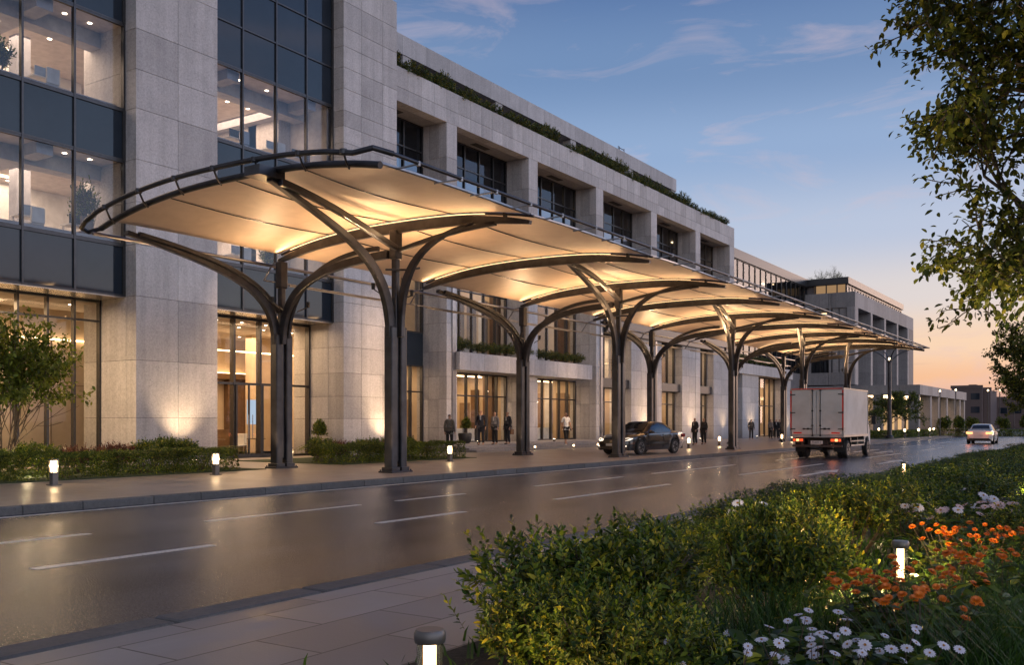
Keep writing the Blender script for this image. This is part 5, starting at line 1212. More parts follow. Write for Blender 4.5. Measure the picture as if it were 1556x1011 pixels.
# ------------------------------------------------------------------ foliage
rnd = np.random.RandomState(11)
def unit(v): return v / (np.linalg.norm(v, axis=-1, keepdims=True) + 1e-9)
class LB:
    """collects leaves (two folded triangles each) and thin stems"""
    def __init__(s): s.V = []; s.F = []; s.n = 0; s.M = []
    def leaves(s, P, D, Nn, Ln, W, mi=0, droop=.15):
        P = np.asarray(P, float); D = unit(np.asarray(D, float)); S = unit(np.cross(D, Nn)); U = np.cross(S, D); n = len(P)
        Ln = np.broadcast_to(np.asarray(Ln, float), (n,))[:, None]; W = np.broadcast_to(np.asarray(W, float), (n,))[:, None]
        W = W * .92; dd = lambda f: -U * Ln * droop * f * f                      # ovate outline folded along the midrib, tip drooping
        v = np.stack([P, P + D * Ln * .22 + S * W * .78 + U * W * .25, P + D * Ln * .55 + S * W + U * W * .35 + dd(.55), P + D * Ln * .84 + S * W * .55 + U * W * .15 + dd(.84), P + D * Ln + dd(1),
                      P + D * Ln * .84 - S * W * .55 + U * W * .15 + dd(.84), P + D * Ln * .55 - S * W + U * W * .35 + dd(.55), P + D * Ln * .22 - S * W * .78 + U * W * .25, P + D * Ln * .5 + dd(.5)], 1).reshape(-1, 3)
        k = s.n + np.arange(n) * 9
        f = np.concatenate([np.stack([k + i, k + (i + 1) % 8, k + 8], 1) for i in range(8)])
        s.V.append(v); s.F.append(f); s.M.append(np.full(len(f), mi)); s.n += n * 9
    def stem(s, p, q, r, mi=1):
        p = np.asarray(p, float); q = np.asarray(q, float); d = unit(q - p); a = np.cross(d, [0.3, .2, 1.]); a = a / (np.linalg.norm(a) + 1e-9); b = np.cross(d, a)
        o = [a, -a * .5 + b * .87, -a * .5 - b * .87]; v = np.array([p + x * r for x in o] + [q + x * r * .6 for x in o]); k = s.n
        s.V.append(v); s.F.append(np.array([[k, k + 1, k + 4], [k, k + 4, k + 3], [k + 1, k + 2, k + 5], [k + 1, k + 5, k + 4], [k + 2, k, k + 3], [k + 2, k + 3, k + 5]])); s.M.append(np.full(6, mi)); s.n += 6
    def build(s, name, mats, parent=None):
        V = np.concatenate(s.V).astype(np.float32); F = np.concatenate(s.F).astype(np.int32); Mi = np.concatenate(s.M).astype(np.int32)
        me = bpy.data.meshes.new(name); me.vertices.add(len(V)); me.vertices.foreach_set('co', V.ravel()); me.loops.add(F.size); me.loops.foreach_set('vertex_index', F.ravel())
        me.polygons.add(len(F)); me.polygons.foreach_set('loop_start', np.arange(0, F.size, 3, dtype=np.int32)); me.polygons.foreach_set('material_index', Mi)
        for m_ in mats: me.materials.append(m_)
        me.update(calc_edges=True)
        o = bpy.data.objects.new(name, me); col.objects.link(o)
        if parent is not None: o.parent = parent
        return o
def shoots(lb, P, D, slen, nl, ll, lw, stem=True):
    """twigs with leaves set spirally along them, tips turned up"""
    P = np.asarray(P, float); D = unit(np.asarray(D, float)); n = len(P)
    if stem:
        for i in range(n): lb.stem(P[i], P[i] + D[i] * slen[i], .0022, 1)
    A = unit(np.cross(D, rnd.normal(size=(n, 3)))); B = np.cross(D, A)
    for j in range(nl):
        t = (j + .4) / nl; th = j * 2.4 + rnd.uniform(0, .6, n)
        R_ = A * np.cos(th)[:, None] + B * np.sin(th)[:, None]; base = P + D * (slen * t)[:, None]
        dr = unit(R_ * (1.05 - .55 * t) + D * (.45 + .75 * t)); sc = (1.05 - .45 * t) * rnd.uniform(.75, 1.15, n)
        lb.leaves(base, dr, D + R_ * -.2 + rnd.normal(size=(n, 3)) * .25, ll * sc * rnd.uniform(.6, 1.25, n), lw * sc * rnd.uniform(.75, 1.15, n))
def bush(name, label, cat, Rx, Ry, H, ns, nl, ll, lw, mats, lumps=7, seed=1, slen=(.10, .22), box=False, group=None, stem=True, part='foliage', inner=.35):
    global rnd
    rnd = np.random.RandomState(seed)
    t = thing(name, label, cat, group=group)
    lb = LB(); th = rnd.uniform(0, 2 * np.pi, ns); cz = rnd.uniform(0, 1, ns) ** .8
    if not box:
        C = np.stack([rnd.uniform(-.55, .55, lumps), rnd.uniform(-.55, .55, lumps), rnd.uniform(.35, .72, lumps)], 1); C[0] = (0, 0, .5)
        Rr = rnd.uniform(.34, .52, lumps); k = rnd.randint(0, lumps, ns)
        d = unit(np.stack([np.cos(th) * np.sqrt(1 - (cz * 1.25 - .25) ** 2), np.sin(th) * np.sqrt(1 - (cz * 1.25 - .25) ** 2), cz * 1.25 - .25], 1))
        p = C[k] + d * Rr[k][:, None] * np.where(rnd.rand(ns) < inner, rnd.uniform(.3, .95, ns), rnd.uniform(.92, 1.08, ns))[:, None]
        P = p * np.array([Rx, Ry, H]); P[:, 2] = np.maximum(P[:, 2], .03)
        D = unit(d * np.array([.8, .8, .8]) + np.array([0, 0, .55]) + rnd.normal(size=(ns, 3)) * .22)
    else:
        f = rnd.rand(ns); P = np.zeros((ns, 3)); D = np.zeros((ns, 3))
        u = rnd.uniform(-1, 1, ns); v = rnd.uniform(0.02, 1, ns); sd = np.where(rnd.rand(ns) < .5, 1., -1.)
        top = f < .38; sx_ = (f >= .38) & (f < .88); sy_ = f >= .88
        P[top] = np.stack([u[top] * Rx, (v[top] * 2 - 1) * Ry, np.full(top.sum(), H)], 1); D[top] = (0, 0, 1)
        P[sx_] = np.stack([np.full(sx_.sum(), 1.) * Rx * sd[sx_], u[sx_] * Ry, v[sx_] * H], 1); D[sx_] = np.stack([sd[sx_], np.zeros(sx_.sum()), np.full(sx_.sum(), .3)], 1)
        P[sy_] = np.stack([u[sy_] * Rx, Ry * sd[sy_], v[sy_] * H], 1); D[sy_] = np.stack([np.zeros(sy_.sum()), sd[sy_], np.full(sy_.sum(), .3)], 1)
        wav = np.sin(P[:, 1] * 5.1 + P[:, 0] * 3) * .02 + np.sin(P[:, 1] * 1.9) * .02
        P += unit(D) * (wav + rnd.uniform(-.10, .01, ns))[:, None]; D = unit(D + rnd.normal(size=(ns, 3)) * .35)
    sl = rnd.uniform(slen[0], slen[1], ns); shoots(lb, P - D * sl[:, None] * .5, D, sl, nl, ll, lw, stem)
    if not box and H < 1:                             # leggy shoots that break the outline
        m_ = 46; a = rnd.uniform(0, 6.28, m_); q = np.sqrt(rnd.rand(m_)) * .78
        P2 = np.stack([np.cos(a) * q * Rx, np.sin(a) * q * Ry, H * (.86 - .42 * q ** 2) * np.ones(m_)], 1); D2 = np.stack([np.cos(a) * q * .5, np.sin(a) * q * .5, np.ones(m_)], 1) + rnd.normal(size=(m_, 3)) * .15
        shoots(lb, P2, D2, rnd.uniform(.16, .34, m_), nl + 3, ll * 1.1, lw * 1.1)
    lb.build(part, mats, t)
    # woody stems so the inside reads dense
    sm = LB()
    for i in range(26):
        a = rnd.uniform(0, 6.28); q = np.array([math.cos(a) * Rx * rnd.uniform(.1, .75), math.sin(a) * Ry * rnd.uniform(.1, .75), H * rnd.uniform(.55, .95)])
        sm.stem(np.array([q[0] * .25, q[1] * .25, 0]), q, .009, 0)
    sm.build('stem', [M['bark']], t)
    return t
LM = [M['leaf'], M['bark']]; LMD = [M['leafd'], M['bark']]
G1 = 'rounded shrubs massed along the near side of the road'
bA = bush('shrub', 'large yellow-green tipped shrub nearest the camera right of the big round bollard', 'shrub', .95, .85, .74, 1000, 11, .070, .0165, LM, 9, 3, (.09, .20), group=G1)
bB = bush('shrub', 'tmp', 'shrub', .9, .9, .80, 1000, 10, .064, .0155, LM, 10, 8, (.08, .18), group=G1)
bC = bush('shrub', 'tmp', 'shrub', 1.0, 1.0, .85, 900, 8, .06, .018, LMD, 9, 15, (.10, .2), stem=False, group=G1)
near = []
def adds(proto, x, y, rz, sc, label, used=[False]):
    sc = (sc[0] * (.95 if y < 14 else 1), sc[1] * (.95 if y < 14 else 1), sc[2] * .92); o = place(copy_tree(proto), (x, y, .12), rz, sc, label); return o
place(bA, (-3.0, 5.6, .12), .4, (1.1, 1.1, .95))
adds_later = True
place(bB, (-3.55, 7.3, .12), 1.2, (.85, .9, .60), 'dark green shrub leaning over the kerb just behind the nearest shrub')
place(bC, (-4.1, 14.6, .12), .3, (1.0, 1.3, .62), 'dense rounded shrub further along the kerb beyond the arrow marking')
adds(bA, -2.15, 4.35, 2.0, (.72, .72, .78), 'low shrub at the bottom edge right of the big round bollard, before the nearest shrub')
adds(bA, -2.78, 4.65, 4.0, (.75, .7, .75), 'small shrub filling the corner right behind the big round bollard')
adds(bA, -2.25, 6.85, 2.6, (.82, .78, 1.0), 'shadowed shrub between the nearest shrub and the orange flowers')
adds(bB, -3.9, 9.0, 3.9, (.8, .9, .60), 'shrub by the kerb third along from the camera')
adds(bA, -2.75, 8.9, 5.1, (.85, .85, .95), 'shrub lit yellow on its right side, to the left of the garden bollard')
adds(bA, -3.9, 10.9, 1.5, (.9, 1.1, .70), 'bushy shrub touching the pale paving strip by the kerb')
adds(bB, -2.6, 10.6, .5, (1.0, 1.0, .98), 'broad shrub standing right behind the lit garden bollard')
adds(bC, -3.95, 12.8, 2.2, (.9, 1.0, .62), 'rounded shrub near the kerb left of the white and pink flowers')
adds(bC, -2.4, 12.6, 4.0, (1.1, 1.1, .9), 'low dark shrub behind the white and pink flowers')
adds(bB, -.9, 11.2, 2.0, (.9, .9, .75), 'dark shrub at the right edge above the pink blooms')
adds(bA, -1.15, 9.9, 3.3, (.75, .75, .55), 'small leafy shrub behind the bollard under the white flowers')
k = 0
ORD = ['near', 'second', 'third', 'fourth', 'fifth', 'sixth', 'seventh', 'eighth', 'ninth', 'tenth', 'eleventh', 'twelfth', 'thirteenth', 'fourteenth', 'fifteenth', 'sixteenth', 'seventeenth', 'eighteenth', 'nineteenth', 'twentieth']
for (row, xs, ya, yb, st) in (('kerbside', -4.2, 17, 62, 2.4), ('middle', -2.4, 15, 48, 2.5), ('inner', -.6, 14, 36, 2.6)):
    y = ya; k = 0
    while y < yb:
        adds(bC, xs + random.uniform(-.2, .25), y, random.uniform(0, 6.2), (random.uniform(.95, 1.25), random.uniform(1.1, 1.35), random.uniform(.8, 1.05) * (.85 if row == 'inner' else .52 if row == 'kerbside' else .92)), '%s shrub of the %s row running on toward the white car' % (ORD[min(k, 19)], row))
        y += st * random.uniform(.85, 1.1) * (1 + y * .008); k += 1

# clipped hedges in front of the tower
hg = bush('clipped_hedge', 'clipped box hedge along the plaza, first block from the left edge of the view', 'hedge', .62, 1.35, .66, 2300, 7, .045, .014, LMD, box=True, seed=21, slen=(.05, .11), stem=False, group='clipped hedge blocks')
place(hg, (-23.15, 11.4, PZ))
hl = ['clipped box hedge block behind the leftmost square bollard', 'clipped box hedge block in the middle of the left bed under the fern', 'last clipped hedge block of the left bed beside the entrance walk']
for i, y in enumerate((13.9, 16.4, 18.3)): place(copy_tree(hg), (-23.15, y, PZ), 0 if i % 2 else math.pi, (1, .98 if i < 2 else .72, 1), hl[i])
hl = ['clipped hedge block at the left end of the second bed by the near column', 'clipped hedge block in the middle of the second bed', 'clipped hedge block at the right end of the second bed behind a bollard']
for i, y in enumerate((24.9, 27.3, 29.7)): place(copy_tree(hg), (-23.3, y, PZ), math.pi * (i % 2), (1, .96, 1), hl[i])
MB().box(-27.9, -22.2, 9, 20.0, PZ - .05, PZ + .02).build('lawn_strip', pbr('turf', (.03, .055, .012), .9, c2=(.02, .035, .01), scale=20, bump=.8, bscale=60), kind='structure')
MB().box(-27.9, -22.35, 23.6, 31.3, PZ - .05, PZ + .021).build('lawn_strip', bpy.data.materials['turf'], kind='structure')
# mixed planting behind the hedges
G2 = 'mixed shrubs behind the clipped hedges'
sA = bush('bed_shrub', 'broad leaved green shrub at the far left behind the clipped hedge', 'shrub', .62, .62, .8, 420, 7, .085, .026, LMD, 7, 31, (.1, .22), stem=False, group=G2)
sB = bush('bed_shrub', 'reddish leaved shrub behind the left hedge under the lobby glass', 'shrub', .6, .6, .72, 380, 7, .08, .022, [M['leafr'], M['bark']], 7, 37, (.1, .2), stem=False, group=G2)
place(sA, (-24.6, 11.6, PZ)); place(sB, (-24.8, 16.6, PZ))
LST = [(0, -24.7, 13.0, 'green shrub at the base of the multi-stemmed tree'), (0, -25.3, 14.6, 'green shrub just right of the multi-stemmed tree'), (1, -25.0, 15.6, 'small reddish shrub right of the multi-stemmed tree'), (0, -24.8, 17.9, 'dark green shrub left of the lit fern'), (0, -25.4, 19.2, 'dark green shrub right of the lit fern'), (1, -26.4, 17.6, 'reddish shrub hard against the lobby glass'),
       (0, -24.7, 24.7, 'green shrub at the left end of the second bed'), (1, -24.8, 26.0, 'reddish shrub behind the kerbside column foot'), (0, -24.7, 27.3, 'green shrub right of the near canopy column'), (1, -25.0, 28.4, 'reddish shrub in the middle of the second bed'), (0, -24.6, 29.6, 'bright green shrub near the right end of the second bed'), (0, -25.9, 30.3, 'tall green shrub by the person in grey tweed'), (1, -26.2, 26.9, 'reddish shrub against the second stone pier')]
for tp, x, y, lb_ in LST: place(copy_tree((sA, sB)[tp]), (x, y, PZ), random.uniform(0, 6), random.uniform(.85, 1.1), lb_)
def fern(label, loc, n=22, ln=.75, seed=5):
    global rnd
    rnd = np.random.RandomState(seed); t = thing('fern', label, 'fern', loc, 0, 'ferns beside the uplights'); lb = LB()
    for i in range(n):
        a = rnd.uniform(0, 6.28); l = ln * rnd.uniform(.7, 1.1); p0 = np.array([0, 0, .1]); pts = [np.array([math.cos(a) * l * s_, math.sin(a) * l * s_, .1 + l * (1.15 * s_ - .95 * s_ * s_)]) for s_ in np.linspace(0, 1, 14)]
        for k in range(13): lb.stem(pts[k], pts[k + 1], .004, 1)
        P = []; D = []; LL = []
        for k in range(2, 14):
            for sg in (-1, 1):
                d = pts[k] - pts[k - 1]; sd = np.cross(d, [0, 0, 1.]) * sg; P.append(pts[k]); D.append(unit(sd) + unit(d) * .5); LL.append(.17 * math.sin(math.pi * (k / 15.)) + .02)
        lb.leaves(P, D, np.tile([0, 0, 1.], (len(P), 1)), LL, .016)
    lb.build('frond', [M['leafy'], M['bark']], t); return t
fern('bright arching fern lit by the uplight in front of the big stone pier', (-25.5, 20.4, PZ + .1), 30, 1.25)
fern('arching fern lit by the uplight in front of the second stone pier', (-25.3, 25.8, PZ + .1), 26, 1.15, 9)
fern('spiky fern at the right part of the second bed', (-25.4, 28.9, PZ), 18, .7, 12)

# ---- trees ----
def grow(lb, tips, p, d, r, l, depth, spread=.6, up=.15, segs=4):
    p = np.array(p, float); d = unit(np.array(d, float))
    for s in range(segs):
        nd = unit(d + rnd.normal(size=3) * .13 + np.array([0, 0, up * .3])); q = p + nd * l / segs
        lb.append((p.copy(), q.copy(), r * (1 - .35 * s / segs), r * (1 - .35 * (s + 1) / segs))); p, d = q, nd
        if depth <= 1: tips.append((p.copy(), d.copy(), r))
        if depth > 0 and s >= 1:
            for _ in range(1 if s < segs - 1 else 2):
                a = unit(np.cross(d, rnd.normal(size=3))); nd2 = unit(d * (1 - spread * .5) + a * spread * rnd.uniform(.8, 1.2) + np.array([0, 0, up])); grow(lb, tips, p, nd2, r * .58, l * rnd.uniform(.6, .78), depth - 1, spread, up, segs)
def limbs(segs, name, parent, n=7):
    m = MB()
    for (p, q, a, b) in segs:
        if a < .0022: continue
        m.tube([p, q], [a, b], 6 if a > .02 else 4, cap=False)
    return m.build(name, M['bark'], parent, smooth=False)
def crown(tips, name, parent, per, ll, lw, mats, jit=.12, droop=.6, side=None):
    lb = LB(); n = len(tips)
    P0 = np.array([t[0] for t in tips]); D0 = np.array([t[1] for t in tips])
    for k in range(per):
        P = P0 + rnd.normal(size=(n, 3)) * jit * (.3 if k < per * .5 else 1)
        D = unit(D0 * .5 + rnd.normal(size=(n, 3)) * .75 + np.array([0, 0, -droop])); sc = rnd.uniform(.65, 1.15, n)
        lb.leaves(P, D, np.array([0, 0, 1.]) + rnd.normal(size=(n, 3)) * .45, ll * sc, lw * sc)
    return lb.build(name, mats, parent)
# multi-stemmed tree at far left
rnd = np.random.RandomState(42)
t = thing('multi_stem_tree', 'young multi-stemmed tree with light green leaves at the left edge in the lit bed', 'tree', (-25.0, 13.45, PZ)); t.scale = (.82, .82, 1.0); sg = []; tp = []
for k in range(9):
    a = k * .7 + rnd.uniform(0, .4); d = np.array([math.cos(a) * .30, math.sin(a) * .30, 1]); sub1 = []; grow(sg, tp, (math.cos(a) * .08, math.sin(a) * .08, 0), d, .026, 2.1, 2, .5, .12, 5)
limbs(sg, 'trunk', t); tp = [x for x in tp if x[0][2] > 2.0 and rnd.rand() < .8]; crown(tp, 'crown', t, 11, .15, .045, [M['leafy']], .13, .1)
point((-24.2, 13.6, PZ + .35), 60, (1, .76, .42), .08, 'garden_light')
# near tree that frames the right side: trunk just out of frame
def big_tree(label, loc, h0, rad, seed, per, leafl, mats=None, depth=3, scale=1., nb=13, name='street_tree', low=.2, sweep=None):
    global rnd
    rnd = np.random.RandomState(seed); t = thing(name, label, 'tree', loc); sg = []; tp = []
    zz = np.linspace(0, h0, 9); pts = [np.array([math.sin(z * .7) * .06, math.cos(z * .5) * .06, z]) for z in zz]
    for a, b, k in zip(pts[:-1], pts[1:], range(8)): sg.append((a, b, .13 * scale * (1 - .09 * k), .13 * scale * (1 - .09 * (k + 1))))
    for k in range(nb):
        f = low + (1 - low) * k / nb; z = h0 * f; a = k * 2.4 + rnd.uniform(-.3, .3)
        if sweep is not None and k % 2 == 0: a = sweep + rnd.uniform(-.7, .7)
        l = rad * rnd.uniform(.5, .66) * ((1.1 - .35 * f) if sweep is None else (.50 + .58 * f)); grow(sg, tp, (0, 0, z), (math.cos(a), math.sin(a), .28 + .5 * f), .05 * scale, l, depth, .62, .10, 4)
    limbs(sg, 'trunk', t); crown(tp, 'crown', t, per, leafl, leafl * .30, mats or [M['leaft']], .10, .5); return t
bt_ = big_tree('large leafy tree reaching in from the right edge over the planting', (.45, 12.9, .12), 7.6, 3.0, 77, 6, .105, depth=3, nb=19, low=.33, sweep=math.pi * .97)
spot((-1.9, 11.7, 1.05), (-.9, 12.6, 5), 300, R(100), .8, (1, .76, .42), .1, 'garden_light'); spot((-.9, 11.0, 1.05), (-.5, 12.6, 5), 220, R(100), .8, (1, .74, .36), .1, 'garden_light')
# smaller street trees beyond
mt = big_tree('smaller street tree at the right edge beyond the bushes', (-3.5, 47, .12), 4.5, 2.5, 91, 13, .14, depth=2, nb=14, low=.34, scale=.8)
place(copy_tree(mt), (-3.7, 60, .12), 2.1, (1.0, 1.0, 1.05), 'next street tree behind the first at the right edge, further down the road')
place(copy_tree(mt), (-4.2, 80, .12), 4.1, (1.1, 1.1, 1.0), 'third street tree far down the right verge near the road end')
st_ = big_tree('small garden tree before the colonnade, left of a pair', (-19.6, 96, PZ), 3.1, 2.1, 101, 7, .13, [M['leafd']], depth=2, nb=12, low=.42, scale=.7, name='garden_tree')
place(copy_tree(st_), (-19.2, 101, PZ), 1.7, (1.05, 1.05, 1.03), 'small garden tree before the colonnade, right of a pair')
place(copy_tree(st_), (-20.5, 90.5, PZ), 3.7, (.8, .8, .75), 'small garden tree half hidden behind the truck cab')
rb = big_tree('rooftop tree with bare spreading twigs on the far glazed building', (-33, 124, 17.95), 1.3, 2.4, 55, 1, .08, [M['leafd']], depth=3, nb=9, low=.3, scale=.5, name='rooftop_tree')
# ball shaped far bushes and the garden hedges by the colonnade
G3 = 'clipped ball shrubs beyond the colonnade garden'
bb = bush('ball_shrub', 'round clipped shrub in front of the colonnade columns, leftmost', 'shrub', 1.15, 1.15, 2.1, 380, 6, .17, .06, LMD, 3, 44, (.15, .3), stem=False, group=G3)
place(bb, (-17.6, 112, 0)); 
for x, y, s_, lb_ in [(-16.9, 119, 1.05, 'round clipped shrub second from left before the colonnade'), (-15.6, 122, 1.0, 'round clipped shrub before the colonnade end column'), (-10.8, 128, 1.25, 'large dark round shrub behind the white car'), (-8.5, 127, 1.2, 'large dark round shrub just right of the white car'), (-13.2, 130, 1.0, 'round shrub left of the white car roof'), (-4.5, 126, 1.1, 'round shrub at the far right end of the street')]: place(copy_tree(bb), (x, y, 0), random.uniform(0, 6), s_, lb_)
G4 = 'low clipped hedges in the far garden'
fh = bush('low_hedge', 'low clipped hedge right of the lamp post by the truck', 'hedge', .9, 3.6, .62, 900, 6, .10, .035, LMD, box=True, seed=61, slen=(.08, .16), stem=False, group=G4)
place(fh, (-19.2, 91.5, PZ))
for x, y, rz, lb_ in [(-18.6, 99, 0, 'low hedge below the pair of garden trees'), (-18.4, 105.6, 0, 'low hedge at the road corner before the white car'), (-22.5, 88, 1.57, 'low hedge behind the tall lamp post'), (-23.2, 97, 0, 'low hedge at the foot of the colonnade garden'),
                      (-8, 119.5, 1.57, 'low hedge closing the end of the road behind the white car'), (-15.4, 119.6, 1.57, 'low hedge across the road end left of the white car'), (-.8, 119.7, 1.57, 'low hedge across the road end at the far right'), (6.4, 119.8, 1.57, 'low hedge past the far right corner')]:
    place(copy_tree(fh), (x, y, PZ if y < 108 else 0), rz, (1, 1, 1.2 if y > 110 else 1), lb_)
MB().box(-60, 120, 118.3, 240, -.3, .02).build('far_lawn', bpy.data.materials['turf'], kind='structure')
MB().box(-24.6, -17.6, 84.5, 107.3, PZ - .1, PZ + .02).build('garden_lawn', bpy.data.materials['turf'], kind='structure')

# ---- planters on the balcony and the roof terrace ----
G5 = 'shrubs along the roof terrace planter'; pl1 = bush('terrace_shrub', 'terrace shrub nearest the tower, first along the roof planter', 'shrub', .8, 1.4, 1.05, 430, 7, .12, .036, [M['leafp'], M['bark']], 9, 71, (.15, .34), stem=False, group=G5)
place(pl1, (-30.45, 34.8, 18.6)); y = 37.0; k = 1
while y < 81:
    s_ = random.uniform(.65, 1.1); place(copy_tree(pl1), (-30.4 + random.uniform(-.1, .1), y, 18.62), random.choice((0, math.pi)) + random.uniform(-.15, .15), (.9, random.uniform(.9, 1.1), s_), '%s shrub along the roof terrace planter counting from the tower' % (ORD[k] if k < 20 else 'last but %d' % (k - 19)))
    y += 2.1 * random.uniform(.85, 1.25); k += 1
G6 = 'trailing plants on the entrance balcony'; y = 40.9; k = 0
while y < 54:
    place(copy_tree(pl1), (-30.2, y, 5.3), random.choice((0, math.pi)), (.62, .62, .62 * random.uniform(.8, 1.2)), '%s plant along the balcony above the glass doors' % ORD[k])['group'] = G6
    y += 1.45 * random.uniform(.9, 1.2); k += 1
for k, y in enumerate((84, 87, 90, 93, 95.6)): place(copy_tree(pl1), (-30.2, y, 6.9), 0, (.8, 1.0, .8), '%s plant on top of the low porch behind the truck' % ORD[k])['group'] = 'plants on the porch roof'
# indoor plants at the office windows
ip = bush('indoor_plant', 'leafy office plant behind the upper left window', 'plant', .62, .62, 1.5, 120, 8, .16, .045, LMD, 7, 81, (.25, .5), group='office plants behind glass')
place(ip, (-29.75, 15.9, 12.4), .4, .9)
place(copy_tree(ip), (-29.7, 15.0, 12.4), 2, .75, 'smaller office plant at the very left of the upper window'); place(copy_tree(ip), (-29.45, 18.7, 7.85), 1, (.9, .9, 1.25), 'tall green office plant beside the big pier above the canopy tip')
place(copy_tree(ip), (-29.8, 27.0, 7.7), 3, .8, 'office plant in the window bay between the two stone piers')
# potted shrubs by the doors
def pot(label, loc, sc=1):
    t = thing('potted_shrub', label, 'planter', loc, 0, 'potted shrubs at the doors'); MB().lathe([(.26, 0), (.36, .1), (.42, .55), (.38, .62), (.30, .60)], 20).build('pot', M['black'], t, smooth=True)
    o = copy_tree(bb); o.parent = t; o.location = (0, 0, .5); o.scale = (.46, .46, .48)
    for kk in ('category', 'group', 'label'):
        if kk in o: del o[kk]
    o.name = 'shrub'; t.scale = (sc,) * 3; return t
pot('round shrub in a dark pot right of the main entrance doors', (-28.9, 28.9, PZ)); pot('round shrub in a dark pot in front of the glass doors by the hedge end', (-30.5, 41.6, PZ + .3), .9)
pot('small round potted shrub by the narrow window behind the saloon car', (-29.4, 57.4, PZ), .8)

# ---- flowers ----
def flower_plant(label, loc, kind, n, spread, h, seed, petal, psz=.045, leafn=60):
    global rnd
    rnd = np.random.RandomState(seed); t = thing('flowering_plant', label, 'flowers', loc, 0, kind); lb = LB(); heads = []
    for i in range(n):
        a = rnd.uniform(0, 6.28); q = spread * math.sqrt(rnd.rand()); p = np.array([math.cos(a) * q * .35, math.sin(a) * q * .35, 0]); e = np.array([math.cos(a) * q, math.sin(a) * q, h * rnd.uniform(.75, 1.08)])
        mid = (p + e) / 2 + np.array([0, 0, .06]); lb.stem(p, mid, .004); lb.stem(mid, e, .0035); heads.append((e, a, q))
    P = rnd.normal(size=(leafn, 3)) * np.array([spread * .5, spread * .5, 0]) + np.stack([np.zeros(leafn), np.zeros(leafn), rnd.uniform(.02, h * .85, leafn)], 1); a = rnd.uniform(0, 6.28, leafn)
    lb.leaves(P, np.stack([np.cos(a), np.sin(a), rnd.uniform(.1, .9, leafn)], 1), np.tile([0, 0, 1.], (leafn, 1)) + rnd.normal(size=(leafn, 3)) * .3, rnd.uniform(.09, .16, leafn), rnd.uniform(.02, .036, leafn), 0, .3)
    lb.build('foliage', LMD, t)
    for (e, a, q) in heads:
        b = LB(); np_ = 13; s_ = psz * rnd.uniform(.7, 1.12); ax = unit(np.array([math.cos(a) * .35 + rnd.normal() * .2 + .15, math.sin(a) * .35 + rnd.normal() * .2 - .35, 1.])); u_ = unit(np.cross(ax, [1, .2, 0.])); v_ = np.cross(ax, u_)
        for ring in range(1 if petal != 'po' else 3):
            an = np.arange(np_ - ring * 3) * 2 * np.pi / (np_ - ring * 3) + ring * .3; k = len(an); D = u_[None] * np.cos(an)[:, None] + v_[None] * np.sin(an)[:, None] + ax[None] * (.12 + .45 * ring)
            b.leaves(np.tile(e, (k, 1)) + D * s_ * .12, D, np.tile(ax, (k, 1)), s_ * (1 - .22 * ring), s_ * .26, 0, .08)
        cc = np.arange(8) * np.pi / 4; D = u_[None] * np.cos(cc)[:, None] + v_[None] * np.sin(cc)[:, None] + ax[None] * .8; b.leaves(np.tile(e, (8, 1)), D, np.tile(ax, (8, 1)), s_ * .32, s_ * .12, 1, 0)
        b.build('bloom', [M[petal], M['pc']], t)
    return t
K1 = 'white daisy-like flowers at bottom right'; K2 = 'orange flowers around the garden bollard'; K3 = 'white and pink flowers behind the bollard'
def gp(u, v, z):          # ground position seen at a photo pixel for a point at height z
    D = 1435 * (1.6 - z) / (v - 642); pr = (u - 778) / 1435 * D; s_, c_ = math.sin(R(33.4)), math.cos(R(33.4)); return (c_ * pr - s_ * D, s_ * pr + c_ * D, .125)
wl = [(1100, 985, 5, 'white flower clump at bottom just right of the nearest shrub'), (1185, 965, 5, 'white flower clump second from the left at the bottom'), (1255, 955, 7, 'white flower clump in the middle of the bottom edge group'), (1320, 975, 6, 'white flower clump right of centre in the bottom group'), (1360, 985, 6, 'white flower clump at the right end of the bottom group'), (1240, 1000, 4, 'lowest white flower clump at the bottom edge')]
for i, (u, v, n, lb_) in enumerate(wl): flower_plant(lb_, gp(u, v, .55), K1, n + 5, .29, .45, 200 + i, 'pw', .029, 130)
ol = [(1350, 885, 7, 'orange flower clump nearest below the lit bollard'), (1400, 900, 7, 'orange flower clump low to the right of the bollard'), (1440, 880, 6, 'orange flower clump front centre of the orange patch'), (1460, 840, 8, 'orange flower clump right of the bollard in the patch middle'), (1520, 850, 7, 'orange flower clump at the right edge, lower'), (1500, 808, 9, 'orange flower clump upper middle under the pink flowers'), (1545, 805, 8, 'orange flower clump touching the right edge, upper'), (1450, 808, 7, 'orange flower clump upper left next to the bollard glow'), (1370, 872, 5, 'small orange flower clump at the foot of the bollard')]
for i, (u, v, n, lb_) in enumerate(ol): flower_plant(lb_, gp(u, v, .62), K2, n + 12, .42, .52, 300 + i, 'po', .031, 130)
pk = [(1395, 775, 6, 'pw', 'white flower clump just above the bollard glow'), (1440, 772, 7, 'pp', 'pale pink flower clump left in the upper patch'), (1470, 755, 8, 'pw', 'white flower clump highest in the upper patch'), (1510, 765, 7, 'pp', 'pink flower clump at the right of the upper patch'), (1540, 775, 6, 'pp', 'pink flower clump at the right edge above the orange ones'), (1130, 765, 5, 'pw', 'small white flower clump between shrubs by the kerb')]
for i, (u, v, n, pm, lb_) in enumerate(pk): flower_plant(lb_, gp(u, v, .66), K3, n, .42, .56, 400 + i, pm, .06, 90)
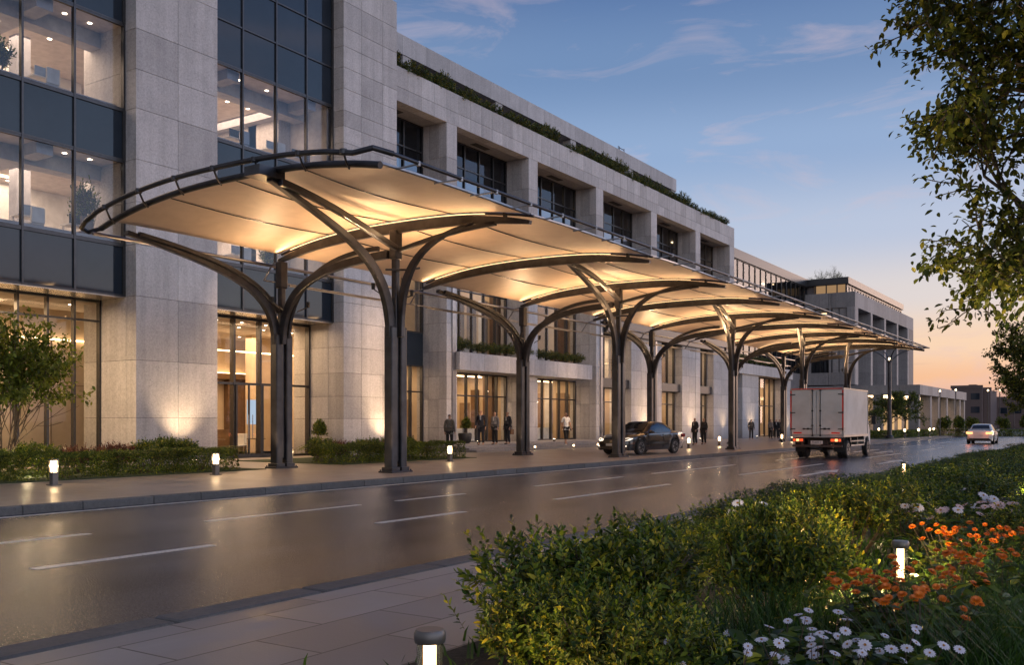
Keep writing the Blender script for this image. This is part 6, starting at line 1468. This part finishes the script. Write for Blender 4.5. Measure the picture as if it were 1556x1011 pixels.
# grasses (uncountable)
def grass(name, label, pts, n, h, wd, spread, seed):
    global rnd
    rnd = np.random.RandomState(seed); lb = LB()
    C = np.array(pts)[rnd.randint(0, len(pts), n)] + np.stack([rnd.normal(size=n) * spread, rnd.normal(size=n) * spread, np.zeros(n)], 1); C[:, 2] = .12
    a = rnd.uniform(0, 6.28, n); hh = h * rnd.uniform(.5, 1.1, n); D = np.stack([np.cos(a) * .45, np.sin(a) * .45, np.ones(n)], 1)
    S = np.stack([-np.sin(a), np.cos(a), np.zeros(n)], 1); o3 = np.stack([np.cos(a), np.sin(a), np.zeros(n)], 1)
    V = np.stack([C + S * wd, C - S * wd, C + D * hh[:, None] * .5 - S * wd * .8, C + D * hh[:, None] * .5 + S * wd * .8, C + D * hh[:, None] * .85 + o3 * hh[:, None] * .25], 1).reshape(-1, 3); k = np.arange(n) * 5
    lb.V.append(V); lb.F.append(np.concatenate([np.stack([k, k + 1, k + 2], 1), np.stack([k, k + 2, k + 3], 1), np.stack([k + 3, k + 2, k + 4], 1)])); lb.M.append(np.zeros(3 * n, int)); lb.n = 5 * n
    o = lb.build(name, [M['grass']]); tag(o, label, 'grass', kind='stuff'); return o
grass('ornamental_grass', 'long dark green grass blades filling the bottom right corner', [gp(1500, 940, .4), gp(1545, 900, .4), gp(1530, 990, .4), gp(1460, 1000, .4), gp(1556, 960, .45), gp(1575, 900, .3), gp(1540, 860, .3)], 2600, .62, .004, .26, 500)
grass('tufted_grass', 'soft grass tuft between the nearest shrub and the white flowers', [gp(1150, 940, .35), gp(1200, 925, .35), gp(1290, 915, .35), gp(1110, 985, .3)], 1100, .55, .0035, .22, 501)
grass('verge_grass', 'short mown grass strip between paving and shrubs', [(-4.7, y, .12) for y in np.arange(10.5, 40, .5)] , 13000, .07, .003, .35, 502)
MB().box(-5.25, -3.65, 10.0, 108, .0, .129).build('verge', bpy.data.materials['turf'], kind='structure')
# low groundcover under everything in the near bed
grass('groundcover', 'low dark ground cover leaves under the shrubs and flowers', [(x, y, .12) for x in np.arange(-2.9, 4, .6) for y in np.arange(3.6, 16, .6)], 16000, .16, .010, .4, 503)

# ---- lobby furniture seen through the entrance glass ----
ch = thing('lobby_chair', 'pale lobby chair behind the entrance glass nearest the big pier', 'chair', (-31.6, 25.0, PZ), 0, 'pale chairs in the entrance lobby')
MB().box(-.24, .24, -.24, .24, .42, .47).build('seat', M['white'], ch, bevel=.01); MB().box(-.24, -.20, -.24, .24, .5, .95).build('backrest', M['white'], ch, bevel=.01)
for a in (-1, 1):
    for b in (-1, 1): MB().box(a * .21 - .015, a * .21 + .015, b * .21 - .015, b * .21 + .015, 0, .42).build('leg', M['chrome'], ch)
tb = thing('lobby_table', 'small round lobby table behind the entrance glass, left one', 'table', (-32.2, 26.2, PZ), 0, 'round tables in the entrance lobby')
MB().lathe([(.42, .70), (.42, .73)], 20).build('tabletop', M['darkwood'], tb); MB().lathe([(.22, 0), (.03, .04), (.03, .70)], 12).build('leg', M['chrome'], tb)
place(copy_tree(tb), (-32.4, 28.6, PZ), 0, None, 'small round lobby table behind the entrance glass, right one'); place(copy_tree(tb), (-34, 44, .45), 0, None, 'round table inside the first glass door bay on the steps')
for x, y, rz, lb_ in [(-32.9, 25.9, 2.2, 'pale chair at the left side of the left lobby table'), (-31.9, 27.1, -1.2, 'pale chair between the two lobby tables'), (-32.9, 28.2, 2.5, 'pale chair behind the right lobby table'), (-31.8, 29.6, -.9, 'pale chair at the far right in the lobby')]: place(copy_tree(ch), (x, y, PZ), rz, None, lb_)
